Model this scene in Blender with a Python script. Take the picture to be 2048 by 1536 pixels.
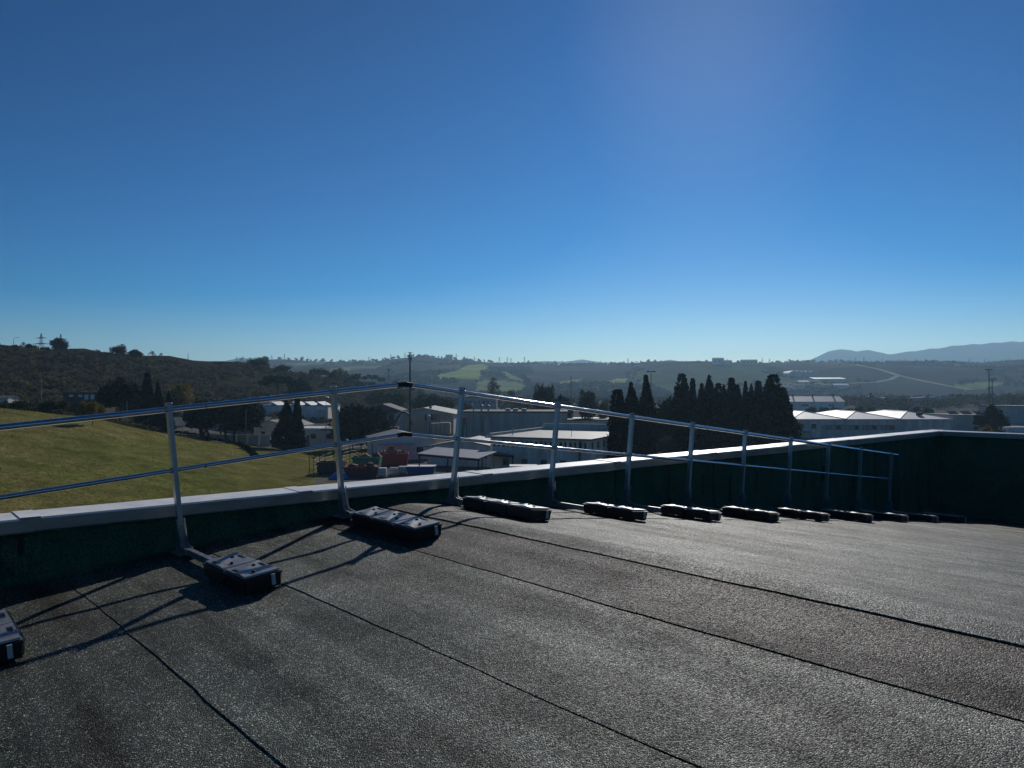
import bpy, math, random
import numpy as np
from mathutils import Vector, Matrix

# ------------------------------------------------------------------ scene, camera, sky, sun
sc = bpy.context.scene
col = sc.collection
for o in list(bpy.data.objects):
    bpy.data.objects.remove(o)
R = math.radians
rng = np.random.default_rng(7)
random.seed(7)

F, CX, HY, EYE = 1530.0, 1024.0, 778.0, 10.5        # focal length in photo pixels, centre column, horizon row, eye height
cam_d = bpy.data.cameras.new('camera')
cam_d.sensor_width = 36.0
cam_d.lens = 36.0 * F / 2048.0
cam_d.clip_start = 0.05
cam_d.clip_end = 60000
cam = bpy.data.objects.new('camera', cam_d)
col.objects.link(cam)
cam.location = (0, 0, EYE)
cam.rotation_euler = (R(90) + math.atan((HY - 768) / F), 0, 0)
sc.camera = cam

SUN_AZ, SUN_EL = R(14.4), R(26.4)
world = bpy.data.worlds.new('World')
sc.world = world
world.use_nodes = True
wn = world.node_tree
bg = wn.nodes['Background']
sky = wn.nodes.new('ShaderNodeTexSky')
sky.sky_type = 'NISHITA'
sky.sun_disc = False
sky.sun_elevation = SUN_EL
sky.sun_rotation = SUN_AZ
sky.altitude = 1550
sky.air_density = 0.94
sky.dust_density = 0.42
sky.ozone_density = 2.3
hs = wn.nodes.new('ShaderNodeHueSaturation')
hs.inputs['Saturation'].default_value = 1.5
hs.inputs['Hue'].default_value = 0.502
# a slightly steeper, camera-like contrast over the whole sky
sk1 = wn.nodes.new('ShaderNodeVectorMath'); sk1.operation = 'SCALE'; sk1.inputs['Scale'].default_value = 1 / 8
gam = wn.nodes.new('ShaderNodeGamma'); gam.inputs['Gamma'].default_value = 1.51
sk2 = wn.nodes.new('ShaderNodeVectorMath'); sk2.operation = 'SCALE'; sk2.inputs['Scale'].default_value = 8
wn.links.new(sky.outputs[0], sk1.inputs[0]); wn.links.new(sk1.outputs[0], gam.inputs['Color'])
wn.links.new(gam.outputs[0], sk2.inputs[0]); wn.links.new(sk2.outputs[0], hs.inputs['Color'])
wn.links.new(hs.outputs[0], bg.inputs['Color'])
bg.inputs['Strength'].default_value = 0.086

sun_d = bpy.data.lights.new('sun', 'SUN')
sun_d.energy = 4.5
sun_d.angle = R(0.55)
sun_d.color = (1.0, 0.95, 0.88)
sun = bpy.data.objects.new('sun', sun_d)
col.objects.link(sun)
SD = Vector((math.sin(SUN_AZ) * math.cos(SUN_EL), math.cos(SUN_AZ) * math.cos(SUN_EL), math.sin(SUN_EL)))
sun.rotation_euler = SD.to_track_quat('Z', 'Y').to_euler()
sun.location = (0, 0, 60)

vs = sc.view_settings
vs.view_transform = 'Standard'
vs.look = 'None'
vs.exposure = -0.6
vs.gamma = 1
vs.use_curve_mapping = False
sc.render.engine = 'CYCLES'
sc.cycles.use_denoising = True
sc.cycles.volume_bounces = 1
sc.cycles.max_bounces = 6
sc.cycles.sample_clamp_indirect = 6

# ------------------------------------------------------------------ helpers
def W(p, depth, z=None):
    x = (p - CX) / F * depth
    return Vector((x, depth, H1(x, depth) if z is None else z))
def Z(py, depth):
    return EYE - (py - HY) / F * depth

def tag(o, label=None, cat=None, group=None, kind=None):
    if label: o['label'] = label
    if cat: o['category'] = cat
    if group: o['group'] = group
    if kind: o['kind'] = kind
    return o
def empty(name, loc, rz=0.0, parent=None):
    o = bpy.data.objects.new(name, None)
    o.empty_display_size = 0.2
    o.location = loc
    o.rotation_euler = (0, 0, rz)
    o.parent = parent
    col.objects.link(o)
    return o
def link(name, me, parent=None):
    o = bpy.data.objects.new(name, me)
    o.parent = parent
    col.objects.link(o)
    return o
def copy_tree(o, parent=None):
    c = o.copy()
    col.objects.link(c)
    c.parent = parent
    for ch in o.children:
        copy_tree(ch, c)
    return c

class MB:
    def __init__(s):
        s.v = []; s.f = []; s.sm = []
    def add(s, verts, faces, smooth=False):
        b = len(s.v)
        s.v += [tuple(v) for v in verts]
        s.f += [tuple(i + b for i in f) for f in faces]
        s.sm += [smooth] * len(faces)
        return s
    def box(s, x0, x1, y0, y1, z0, z1, bev=0.0, M=None):
        if bev <= 0:
            vs_ = [(x, y, z) for z in (z0, z1) for y in (y0, y1) for x in (x0, x1)]
            fs = [(0, 2, 3, 1), (4, 5, 7, 6), (0, 1, 5, 4), (1, 3, 7, 5), (3, 2, 6, 7), (2, 0, 4, 6)]
        else:
            b = bev
            def ring(z, k):
                return [(x0 + k + b, y0 + k, z), (x1 - k - b, y0 + k, z), (x1 - k, y0 + k + b, z), (x1 - k, y1 - k - b, z),
                        (x1 - k - b, y1 - k, z), (x0 + k + b, y1 - k, z), (x0 + k, y1 - k - b, z), (x0 + k, y0 + k + b, z)]
            vs_ = ring(z0, b * .6) + ring(z0 + b, 0) + ring(z1 - b, 0) + ring(z1, b * .6)
            fs = [tuple(range(7, -1, -1)), tuple(range(24, 32))]
            for k in range(3):
                for i in range(8):
                    j = (i + 1) % 8
                    fs.append((k * 8 + i, k * 8 + j, k * 8 + 8 + j, k * 8 + 8 + i))
        if M is not None:
            vs_ = [M @ Vector(v) for v in vs_]
        return s.add(vs_, fs)
    def prism(s, poly, axis, a0, a1):
        """poly of 2D points; axis 'x': (y,z) extruded in x; 'y': (x,z) in y; 'z': (x,y) in z"""
        n = len(poly)
        mk = {'x': lambda p, a: (a, p[0], p[1]), 'y': lambda p, a: (p[0], a, p[1]), 'z': lambda p, a: (p[0], p[1], a)}[axis]
        vs_ = [mk(p, a0) for p in poly] + [mk(p, a1) for p in poly]
        fs = [tuple(range(n - 1, -1, -1)), tuple(range(n, 2 * n))]
        fs += [(i, (i + 1) % n, n + (i + 1) % n, n + i) for i in range(n)]
        if axis == 'y':
            fs = [tuple(reversed(f)) for f in fs]
        return s.add(vs_, fs)
    def tube(s, pts, radii, n=12, cap=True, smooth=True):
        pts = [Vector(p) for p in pts]
        if not hasattr(radii, '__len__'): radii = [radii] * len(pts)
        vs_ = []; fs = []
        for i, p in enumerate(pts):
            d = (pts[min(i + 1, len(pts) - 1)] - pts[max(i - 1, 0)]).normalized()
            a = d.cross(Vector((0, 0, 1)) if abs(d.z) < .95 else Vector((1, 0, 0))).normalized()
            b = d.cross(a)
            for k in range(n):
                t = 2 * math.pi * k / n
                vs_.append(p + radii[i] * (math.cos(t) * a + math.sin(t) * b))
        for i in range(len(pts) - 1):
            for k in range(n):
                j = (k + 1) % n
                fs.append((i * n + k, i * n + j, (i + 1) * n + j, (i + 1) * n + k))
        s.add(vs_, fs, smooth)
        if cap:
            m = len(pts) - 1
            s.add([vs_[k] for k in range(n)], [tuple(range(n - 1, -1, -1))])
            s.add([vs_[m * n + k] for k in range(n)], [tuple(range(n))])
        return s
    def build(s, name, mat, parent=None):
        me = bpy.data.meshes.new(name)
        me.from_pydata(s.v, [], s.f)
        me.polygons.foreach_set('use_smooth', s.sm)
        me.materials.append(mat)
        me.update()
        return link(name, me, parent)

def mesh_np(name, V, Q, C, mat):
    """quads from numpy with a per-vertex colour attribute"""
    me = bpy.data.meshes.new(name)
    k = Q.shape[1]
    me.vertices.add(len(V)); me.vertices.foreach_set('co', V.astype(np.float32).ravel())
    me.loops.add(Q.size); me.loops.foreach_set('vertex_index', Q.astype(np.int32).ravel())
    me.polygons.add(len(Q))
    me.polygons.foreach_set('loop_start', np.arange(0, Q.size, k, dtype=np.int32))
    me.update(calc_edges=True)
    if C is not None:
        a = me.color_attributes.new('col', 'FLOAT_COLOR', 'POINT')
        c4 = np.ones((len(V), 4), np.float32); c4[:, :3] = C
        a.data.foreach_set('color', c4.ravel())
    me.materials.append(mat)
    return me

# value noise
_T = np.random.default_rng(3).random((256, 256))
def vnoise(x, y):
    xi = np.floor(x).astype(int); yi = np.floor(y).astype(int)
    fx = x - xi; fy = y - yi
    fx = fx * fx * (3 - 2 * fx); fy = fy * fy * (3 - 2 * fy)
    g = lambda a, b: _T[a % 256, b % 256]
    return (g(xi, yi) * (1 - fx) + g(xi + 1, yi) * fx) * (1 - fy) + (g(xi, yi + 1) * (1 - fx) + g(xi + 1, yi + 1) * fx) * fy
def fbm(x, y, n=4):
    t = 0; a = .5
    for k in range(n):
        t = t + a * (vnoise(x + 17.3 * k, y + 9.1 * k) - .5); x = x * 2.03; y = y * 2.03; a *= .5
    return t

# ------------------------------------------------------------------ materials
def mat(name, color, rough=.7, metal=0.0, spec=.5, noise=0.0, nscale=4.0, bump=0.0, bscale=40.0, attr=False, rnd=0.0, trans=0.0, streak=None):
    m = bpy.data.materials.new(name)
    m.use_nodes = True
    nt = m.node_tree; N = nt.nodes; L = nt.links
    b = N['Principled BSDF']
    b.inputs['Roughness'].default_value = rough
    b.inputs['Metallic'].default_value = metal
    b.inputs['Specular IOR Level'].default_value = spec
    src = None
    if attr:
        a = N.new('ShaderNodeAttribute'); a.attribute_name = 'col'; src = a.outputs['Color']
    else:
        c = N.new('ShaderNodeRGB'); c.outputs[0].default_value = (*color, 1); src = c.outputs[0]
    tc = N.new('ShaderNodeTexCoord')
    if noise > 0:
        mp = N.new('ShaderNodeMapping')
        if streak: mp.inputs['Scale'].default_value = streak
        L.new(tc.outputs['Object'], mp.inputs['Vector'])
        nz = N.new('ShaderNodeTexNoise'); nz.inputs['Scale'].default_value = nscale; nz.inputs['Detail'].default_value = 6
        nz.inputs['Roughness'].default_value = .65
        L.new(mp.outputs[0], nz.inputs['Vector'])
        mr = N.new('ShaderNodeMapRange'); mr.inputs[1].default_value = .3; mr.inputs[2].default_value = .7
        mr.inputs[3].default_value = 1 - noise; mr.inputs[4].default_value = 1 + noise
        L.new(nz.outputs['Fac'], mr.inputs[0])
        mx = N.new('ShaderNodeVectorMath'); mx.operation = 'SCALE'
        L.new(src, mx.inputs[0]); L.new(mr.outputs[0], mx.inputs['Scale']); src = mx.outputs[0]
        rr = N.new('ShaderNodeMapRange'); rr.inputs[3].default_value = max(rough - .1, .03); rr.inputs[4].default_value = min(rough + .12, 1)
        L.new(nz.outputs['Fac'], rr.inputs[0]); L.new(rr.outputs[0], b.inputs['Roughness'])
    if rnd > 0:
        oi = N.new('ShaderNodeObjectInfo')
        mr = N.new('ShaderNodeMapRange'); mr.inputs[3].default_value = 1 - rnd; mr.inputs[4].default_value = 1 + rnd
        L.new(oi.outputs['Random'], mr.inputs[0])
        mx = N.new('ShaderNodeVectorMath'); mx.operation = 'SCALE'
        L.new(src, mx.inputs[0]); L.new(mr.outputs[0], mx.inputs['Scale']); src = mx.outputs[0]
    L.new(src, b.inputs['Base Color'])
    if bump > 0:
        nb = N.new('ShaderNodeTexNoise'); nb.inputs['Scale'].default_value = bscale; nb.inputs['Detail'].default_value = 5
        L.new(tc.outputs['Object'], nb.inputs['Vector'])
        bp = N.new('ShaderNodeBump'); bp.inputs['Strength'].default_value = bump; bp.inputs['Distance'].default_value = .6 / bscale
        L.new(nb.outputs['Fac'], bp.inputs['Height']); L.new(bp.outputs[0], b.inputs['Normal'])
    if trans > 0:
        tr = N.new('ShaderNodeBsdfTranslucent'); L.new(src, tr.inputs['Color'])
        ms = N.new('ShaderNodeMixShader'); ms.inputs[0].default_value = trans
        L.new(b.outputs[0], ms.inputs[1]); L.new(tr.outputs[0], ms.inputs[2])
        L.new(ms.outputs[0], N['Material Output'].inputs['Surface'])
    return m

def membrane_mat(name, c_dark, c_light, c_brown, patch=.9, spec=(.08, .62), glint=7, var=1.0):
    """mineral-surfaced bitumen: granules with their own colours and painted-in sparkle, dusty and brown patches"""
    m = bpy.data.materials.new(name); m.use_nodes = True
    nt = m.node_tree; N = nt.nodes; L = nt.links; b = N['Principled BSDF']
    tc = N.new('ShaderNodeTexCoord')
    vo = N.new('ShaderNodeTexVoronoi'); vo.inputs['Scale'].default_value = 165
    L.new(tc.outputs['Object'], vo.inputs['Vector'])
    sp = N.new('ShaderNodeSeparateColor'); L.new(vo.outputs['Color'], sp.inputs[0])
    ra = N.new('ShaderNodeValToRGB')
    e = ra.color_ramp.elements
    e[0].position = 0; e[0].color = (*[.35 * c for c in c_dark], 1)
    e[1].position = 1; e[1].color = (*[min(.7, glint * c) for c in c_light], 1)  # palest granules lifted to put the sun's sparkle into the colour
    x = e.new(.45); x.color = (*c_dark, 1)
    x = e.new(.88); x.color = (*c_light, 1)
    L.new(sp.outputs[0], ra.inputs[0])
    nz = N.new('ShaderNodeTexNoise'); nz.inputs['Scale'].default_value = .9; nz.inputs['Detail'].default_value = 6; nz.inputs['Roughness'].default_value = .6
    mp = N.new('ShaderNodeMapping'); mp.inputs['Scale'].default_value = (1.5, .55, 1)
    L.new(tc.outputs['Object'], mp.inputs['Vector']); L.new(mp.outputs[0], nz.inputs['Vector'])
    oi = N.new('ShaderNodeObjectInfo')
    ad = N.new('ShaderNodeMath'); ad.operation = 'MULTIPLY_ADD'; ad.inputs[1].default_value = .22; L.new(oi.outputs['Random'], ad.inputs[0]); L.new(nz.outputs['Fac'], ad.inputs[2])
    mr = N.new('ShaderNodeMapRange'); mr.inputs[1].default_value = .5; mr.inputs[2].default_value = .78; L.new(ad.outputs[0], mr.inputs[0])
    br = N.new('ShaderNodeMix'); br.data_type = 'RGBA'; br.blend_type = 'MULTIPLY'
    sc_ = N.new('ShaderNodeMath'); sc_.operation = 'MULTIPLY'; sc_.inputs[1].default_value = patch; L.new(mr.outputs[0], sc_.inputs[0])
    L.new(sc_.outputs[0], br.inputs[0]); L.new(ra.outputs[0], br.inputs[6]); br.inputs[7].default_value = (*c_brown, 1)
    n2 = N.new('ShaderNodeTexNoise'); n2.inputs['Scale'].default_value = 2.6; n2.inputs['Detail'].default_value = 8; n2.inputs['Roughness'].default_value = .7
    L.new(tc.outputs['Object'], n2.inputs['Vector'])
    m2 = N.new('ShaderNodeMapRange'); m2.inputs[1].default_value = .3; m2.inputs[2].default_value = .72; m2.inputs[3].default_value = 1 - .38 * var; m2.inputs[4].default_value = 1 + .4 * var
    L.new(n2.outputs['Fac'], m2.inputs[0])
    # rain-washed streaks down the sheets and broad darker pools
    n3 = N.new('ShaderNodeTexNoise'); n3.inputs['Scale'].default_value = 1.0; n3.inputs['Detail'].default_value = 5; n3.inputs['Roughness'].default_value = .6
    p3 = N.new('ShaderNodeMapping'); p3.inputs['Scale'].default_value = (4.2, .42, 1.0)
    L.new(tc.outputs['Object'], p3.inputs['Vector']); L.new(p3.outputs[0], n3.inputs['Vector'])
    m3 = N.new('ShaderNodeMapRange'); m3.inputs[1].default_value = .36; m3.inputs[2].default_value = .68; m3.inputs[3].default_value = 1 - .34 * var; m3.inputs[4].default_value = 1 + .5 * var
    L.new(n3.outputs['Fac'], m3.inputs[0])
    mm = N.new('ShaderNodeMath'); mm.operation = 'MULTIPLY'; L.new(m2.outputs[0], mm.inputs[0]); L.new(m3.outputs[0], mm.inputs[1]); m2 = mm
    mx = N.new('ShaderNodeVectorMath'); mx.operation = 'SCALE'; L.new(br.outputs[2], mx.inputs[0]); L.new(m2.outputs[0], mx.inputs['Scale'])
    L.new(mx.outputs[0], b.inputs['Base Color'])
    ss = N.new('ShaderNodeMapRange'); ss.inputs[1].default_value = .4; ss.inputs[2].default_value = 1.7; ss.inputs[3].default_value = spec[0]; ss.inputs[4].default_value = spec[1]
    L.new(mm.outputs[0], ss.inputs[0]); L.new(ss.outputs[0], b.inputs['Specular IOR Level'])
    rr = N.new('ShaderNodeMapRange'); rr.inputs[3].default_value = .42; rr.inputs[4].default_value = .9
    L.new(sp.outputs[1], rr.inputs[0]); L.new(rr.outputs[0], b.inputs['Roughness'])
    nb = N.new('ShaderNodeTexNoise'); nb.inputs['Scale'].default_value = 110; nb.inputs['Detail'].default_value = 3
    L.new(tc.outputs['Object'], nb.inputs['Vector'])
    b1 = N.new('ShaderNodeBump'); b1.inputs['Strength'].default_value = .75; b1.inputs['Distance'].default_value = .006
    b2 = N.new('ShaderNodeBump'); b2.inputs['Strength'].default_value = .6; b2.inputs['Distance'].default_value = .004
    L.new(vo.outputs['Distance'], b1.inputs['Height']); b1.invert = True
    L.new(nb.outputs['Fac'], b2.inputs['Height']); L.new(b1.outputs[0], b2.inputs['Normal']); L.new(b2.outputs[0], b.inputs['Normal'])
    return m

M = {
    'roof': membrane_mat('roof_membrane', (.036, .045, .033), (.090, .108, .082), (.62, .47, .40)),
    'roof_brown': membrane_mat('brown_stained_membrane', (.030, .025, .019), (.070, .058, .046), (.55, .45, .42), .9, (.05, .35)),
    'upstand': membrane_mat('green_upstand_membrane', (.042, .130, .080), (.060, .165, .105), (.7, .85, .8), .6, (.05, .2), 1.5, .4),
    'patch': membrane_mat('pale_green_patch', (.075, .16, .105), (.10, .20, .135), (.8, .85, .8), .5, (.05, .2), 1.6),
    'deck': mat('roof_deck_bitumen', (.03, .03, .03), .9),
    'tar': mat('bitumen_smear', (.012, .012, .012), .5),
    'coping_top': mat('sunlit_coping_top', (.86, .84, .79), .42, .0, .6, .16, 5, .04, 40, rnd=.06),  # same metal as the coping, with sunlit brightness painted into its top faces
    'coping': mat('coping_metal', (.36, .36, .34), .34, .85, .5, .16, 5, .05, 60, rnd=.06, streak=(1, 1, 3)),
    'alu': mat('aluminium_tube', (.80, .81, .82), .11, 1.0, .5, .06, 9, 0, rnd=.02),
    'alu_dull': mat('aluminium_post', (.56, .57, .58), .38, .9, .5, .12, 12, .06, 90),
    'cast': mat('dull_cast_metal', (.36, .37, .38), .5, .8, .5, .15, 20, .1, 120),
    'black': mat('black_plastic', (.012, .012, .014), .42, 0, .5, .3, 14, .15, 60),
    'blacktop': mat('scuffed_black_plastic', (.10, .10, .10), .47, 0, 1.0, .45, 9, .05, 30),
    'bolt': mat('dull_bolt', (.03, .03, .03), .7, 0, .3),
    'sticker': mat('pale_sticker', (.55, .55, .53), .6),
    'ground': mat('ground_earth', (0, 0, 0), 1.0, 0, .0, .45, .35, .4, 1.5, attr=True),
    'hills': mat('hill_fields', (0, 0, 0), 1.0, 0, 0.0, .22, .03, attr=True),
    'leaf': mat('foliage', (0, 0, 0), .8, 0, .08, attr=True, trans=.25),
    'leaf_dark': mat('dark_needles', (0, 0, 0), .9, 0, .03, attr=True),
    'grassblade': mat('grass_blades', (0, 0, 0), .9, 0, .03, attr=True, trans=.5),
    'bark': mat('bark', (.06, .05, .042), .9, 0, .2, .35, 3, .5, 8),
    'concrete': mat('pale_concrete', (.70, .67, .58), .85, 0, .3, .3, .8, .1, 5, rnd=.08, streak=(1, 1, .3)),
    'grey_clad': mat('grey_cladding', (.46, .45, .41), .7, 0, .4, .15, .7, rnd=.12, streak=(1, 1, .25)),
    'blue_clad': mat('bluish_cladding', (.38, .42, .45), .7, 0, .4, .15, .7, rnd=.05),
    'white_wall': mat('off_white_render', (.82, .79, .70), .85, 0, .3, .15, .6, rnd=.05, streak=(1, 1, .3)),
    'beige': mat('weathered_beige', (.56, .46, .32), .8, 0, .3, .25, .9, rnd=.1, streak=(1, 1, .3)),
    'brick': mat('brick_red_render', (.12, .075, .055), .9, 0, .2, .2, 2),
    'roof_grey': mat('grey_sheet_roof', (.135, .145, .15), .62, .1, .5, .2, .5, rnd=.05),
    'roof_white': mat('white_sheet_roof', (.44, .47, .50), .6, .05, .5, .12, .4, rnd=.05),
    'roof_dark': mat('dark_sheet_roof', (.05, .05, .055), .8, 0, .3, .2, .6),
    'roof_tile': mat('terracotta_roof', (.20, .12, .085), .9, 0, .2, .25, 1.5),
    'white': mat('white_paint', (.78, .78, .77), .5, 0, .4, .08, 2),
    'glass': mat('dark_window_glass', (.02, .025, .03), .12, 0, .6),
    'glass_pale': mat('pale_window_film', (.38, .42, .33), .35, 0, .5, .3, 1.2, rnd=.3),
    'frame': mat('window_frame', (.16, .17, .18), .6),
    'steel': mat('galvanised_steel', (.30, .31, .32), .5, .7, .5, .15, 3),
    'darksteel': mat('dark_painted_steel', (.035, .04, .045), .6, .2, .4),
    'rust': mat('rusty_steel', (.20, .09, .05), .85, .1, .3, .4, 2),
    'red': mat('red_paint', (.48, .04, .03), .55, 0, .4, .25, 1.5),
    'maroon': mat('maroon_paint', (.15, .03, .04), .65, 0, .4, .25, 1.5),
    'green': mat('green_paint', (.03, .22, .15), .6, 0, .4, .25, 1.5),
    'blue': mat('blue_paint', (.03, .085, .30), .55, 0, .4, .2, 1.5),
    'tarp': mat('blue_tarpaulin', (.05, .18, .42), .5, 0, .4, .25, 2),
    'plastic_w': mat('white_plastic_tank', (.68, .70, .70), .45, 0, .4, .15, 3),
    'pallet': mat('pallet_wood', (.26, .20, .13), .9, 0, .2, .3, 3),
    'track': mat('pale_dirt_track', (.36, .32, .27), 1.0, 0, 0.0, .2, .05),
    'asphalt': mat('asphalt', (.06, .06, .062), .9, 0, .3, .25, .4, .2, 6),
    'canopy': mat('pale_canopy_sheet', (.40, .41, .42), .6, .1, .5, .1, 1),
    'solar': mat('solar_glass', (.02, .03, .06), .1, 0, .6),
}

M['blacktop'].node_tree.nodes['Principled BSDF'].inputs['IOR'].default_value = 2.3

# ------------------------------------------------------------------ terrain height
# knots along each photo column: building foot, near field, field mid, field edge, behind the edge, hill foot, hill mid, crest, back, far
COLS = [
    (-1400, [(0, 2), (40, 2.4), (60, 5.0), (90, 9.0), (100, 8.7), (150, 10), (205, 21), (250, 30), (300, 29), (700, 20)]),
    (-300, [(0, 0), (44, 1.6), (66, 4.6), (93, 8.6), (101, 7.8), (150, 8.6), (205, 18), (255, Z(683, 255)), (300, 25), (700, 18)]),
    (0, [(0, 0), (50, 1.4), (72, 4.8), (96, Z(813, 96)), (104, 7.4), (155, 8.0), (210, 17), (262, Z(687, 262)), (310, 24.6), (700, 16)]),
    (170, [(0, 0), (56, 1.0), (78, 4.0), (105, Z(829, 105)), (112, 5.2), (165, 6.0), (225, 15), (285, Z(697, 285)), (335, 24), (700, 14)]),
    (340, [(0, 0), (64, .5), (88, 2.8), (112, Z(863, 112)), (119, 2.6), (175, 4.2), (245, 13), (310, Z(711, 310)), (360, 22), (700, 10)]),
    (500, [(0, 0), (74, .2), (96, 1.3), (118, Z(887, 118)), (126, .8), (190, 3.0), (265, 10.5), (335, Z(723, 335)), (390, 18), (700, 6)]),
    (620, [(0, 0), (84, 0), (104, .4), (126, .2), (134, .2), (205, 2.2), (285, 8), (360, Z(744, 360)), (410, 15), (700, 3)]),
    (760, [(0, 0), (88, 0), (108, 0), (128, 0), (136, 0), (215, 1.0), (300, 5), (380, Z(769, 380)), (430, 9), (700, 1)]),
    (880, [(0, 0), (90, 0), (110, 0), (130, 0), (138, 0), (220, .3), (310, 1.2), (390, 2), (440, 1.6), (700, 0)]),
    (1000, [(0, 0), (90, 0), (110, 0), (130, 0), (138, 0), (220, 0), (310, 0), (390, 0), (440, 0), (700, 0)]),
]
_dep = np.arange(0, 701, 2.0)
_tab = []
for p_, kn in COLS:
    z = np.interp(_dep, [k[0] for k in kn], [k[1] for k in kn])
    ker = np.exp(-.5 * (np.arange(-6, 7) / 2.2) ** 2); ker /= ker.sum()
    z = np.convolve(np.pad(z, 6, mode='edge'), ker, mode='valid')
    _tab.append(z)
_tab = np.array(_tab); _cp = np.array([c[0] for c in COLS], float)
EDGE_D = lambda p: np.interp(p, _cp, [c[1][3][0] for c in COLS])
_lim = np.arctan((_cp - CX) / F)
CREST = [(-900, 716), (300, 716), (450, 724), (560, 718), (640, 723), (700, 725), (760, 721), (840, 712), (900, 718), (960, 723), (1000, 727), (1100, 730), (1200, 731),
         (1300, 727), (1400, 729), (1500, 729), (1560, 726), (1700, 725), (1800, 727), (1900, 728), (1960, 730), (2048, 725), (2500, 722), (3200, 720)]
MOUNT = [(-900, 726), (440, 724), (480, 714), (500, 717), (520, 713), (550, 722), (1030, 726), (1090, 722), (1130, 723), (1165, 718), (1210, 724), (1300, 726), (1340, 718), (1380, 726), (1560, 727), (1620, 719),
         (1655, 703), (1683, 697), (1700, 699), (1714, 703), (1737, 698), (1755, 703), (1775, 708), (1800, 705), (1830, 701), (1870, 696), (1890, 694), (1912, 690), (1960, 687),
         (2010, 683), (2048, 682), (2300, 676), (2700, 690), (3200, 700)]
def H(x, y):
    x = np.asarray(x, float); y = np.asarray(y, float)
    a = np.arctan2(x, y); r = np.hypot(x, y)
    ac = np.clip(a, np.arctan((-1400 - CX) / F), np.arctan((3100 - CX) / F))
    p = CX + F * np.tan(ac)
    d = r * np.cos(ac)
    pc = np.clip(p, _cp[0], _cp[-1])
    i = np.clip(np.searchsorted(_cp, pc) - 1, 0, len(_cp) - 2)
    t = (pc - _cp[i]) / (_cp[i + 1] - _cp[i])
    dd = np.clip(d / 2.0, 0, len(_dep) - 1.001); j = dd.astype(int); u = dd - j
    z = (_tab[i, j] * (1 - u) + _tab[i, j + 1] * u) * (1 - t) + (_tab[i + 1, j] * (1 - u) + _tab[i + 1, j + 1] * u) * t
    front = np.clip(np.cos(a) * 4, 0, 1)
    z = z * front
    amp = np.clip((d - 50) / 60, 0, 1) * np.clip(z / 6, 0, 1)
    z = z + amp * (fbm(x * .05, y * .05) * 1.6 + fbm(x * .2, y * .2) * .35)
    z = z + .25 * fbm(x * .06 + 40, y * .06) * np.clip((r - 40) / 30, 0, 1)
    z = np.where(d > 600, z * np.clip((900 - d) / 300, 0, 1), z)
    # far hills
    yc = 1600 + 180 * fbm(p * .004, p * 0 + 3.3, 2)
    zc = EYE + (HY - np.interp(p, [c[0] for c in CREST], [c[1] for c in CREST])) / F * yc
    s = np.clip((d - 700) / (yc - 700), 0, 1)
    prof = .25 * s + .75 * s * s * (3 - 2 * s)
    und = (fbm(x * .0028, y * .0028, 4) * 46 + fbm(x * .011, y * .011, 3) * 12) * np.sin(np.pi * np.clip(s, 0, 1)) ** .8
    zh = zc * prof + und
    back = np.clip((d - yc) / 700, 0, 1)
    zh = np.where(d > yc, zc * (1 - .9 * back * back * (3 - 2 * back)) + 8 * fbm(x * .003, y * .003) * back, zh)
    zh = np.where(d > 660, zh, 0)
    # mountains
    ym = 3600.0
    zm = EYE + (HY - np.interp(p, [c[0] for c in MOUNT], [c[1] for c in MOUNT])) / F * ym
    s2 = np.clip((d - 2500) / (ym - 2500), 0, 1)
    zmm = zm * (s2 ** 1.5) + 40 * fbm(x * .002, y * .002) * np.sin(np.pi * s2)
    zmm = np.where(d > ym, zm * np.clip(1 - (d - ym) / 2000, .2, 1), zmm)
    zmm = np.where(d > 2500, zmm, -1e3)
    return np.where(d > 900, np.maximum(np.maximum(z, zh), zmm), z + zh)
def H1(x, y):
    return float(H(np.array([x]), np.array([y]))[0])
def hit(px, py, d0=600, d1=2600):
    """where the line of sight through a photo pixel meets the ground"""
    d = np.linspace(d0, d1, 3000)
    x = (px - CX) / F * d
    zz = EYE - (py - HY) / F * d
    k = np.nonzero(H(x, d) >= zz)[0]
    i = k[0] if len(k) else len(d) - 1
    return Vector((x[i], d[i], float(H(x[i:i + 1], d[i:i + 1])[0])))

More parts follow.
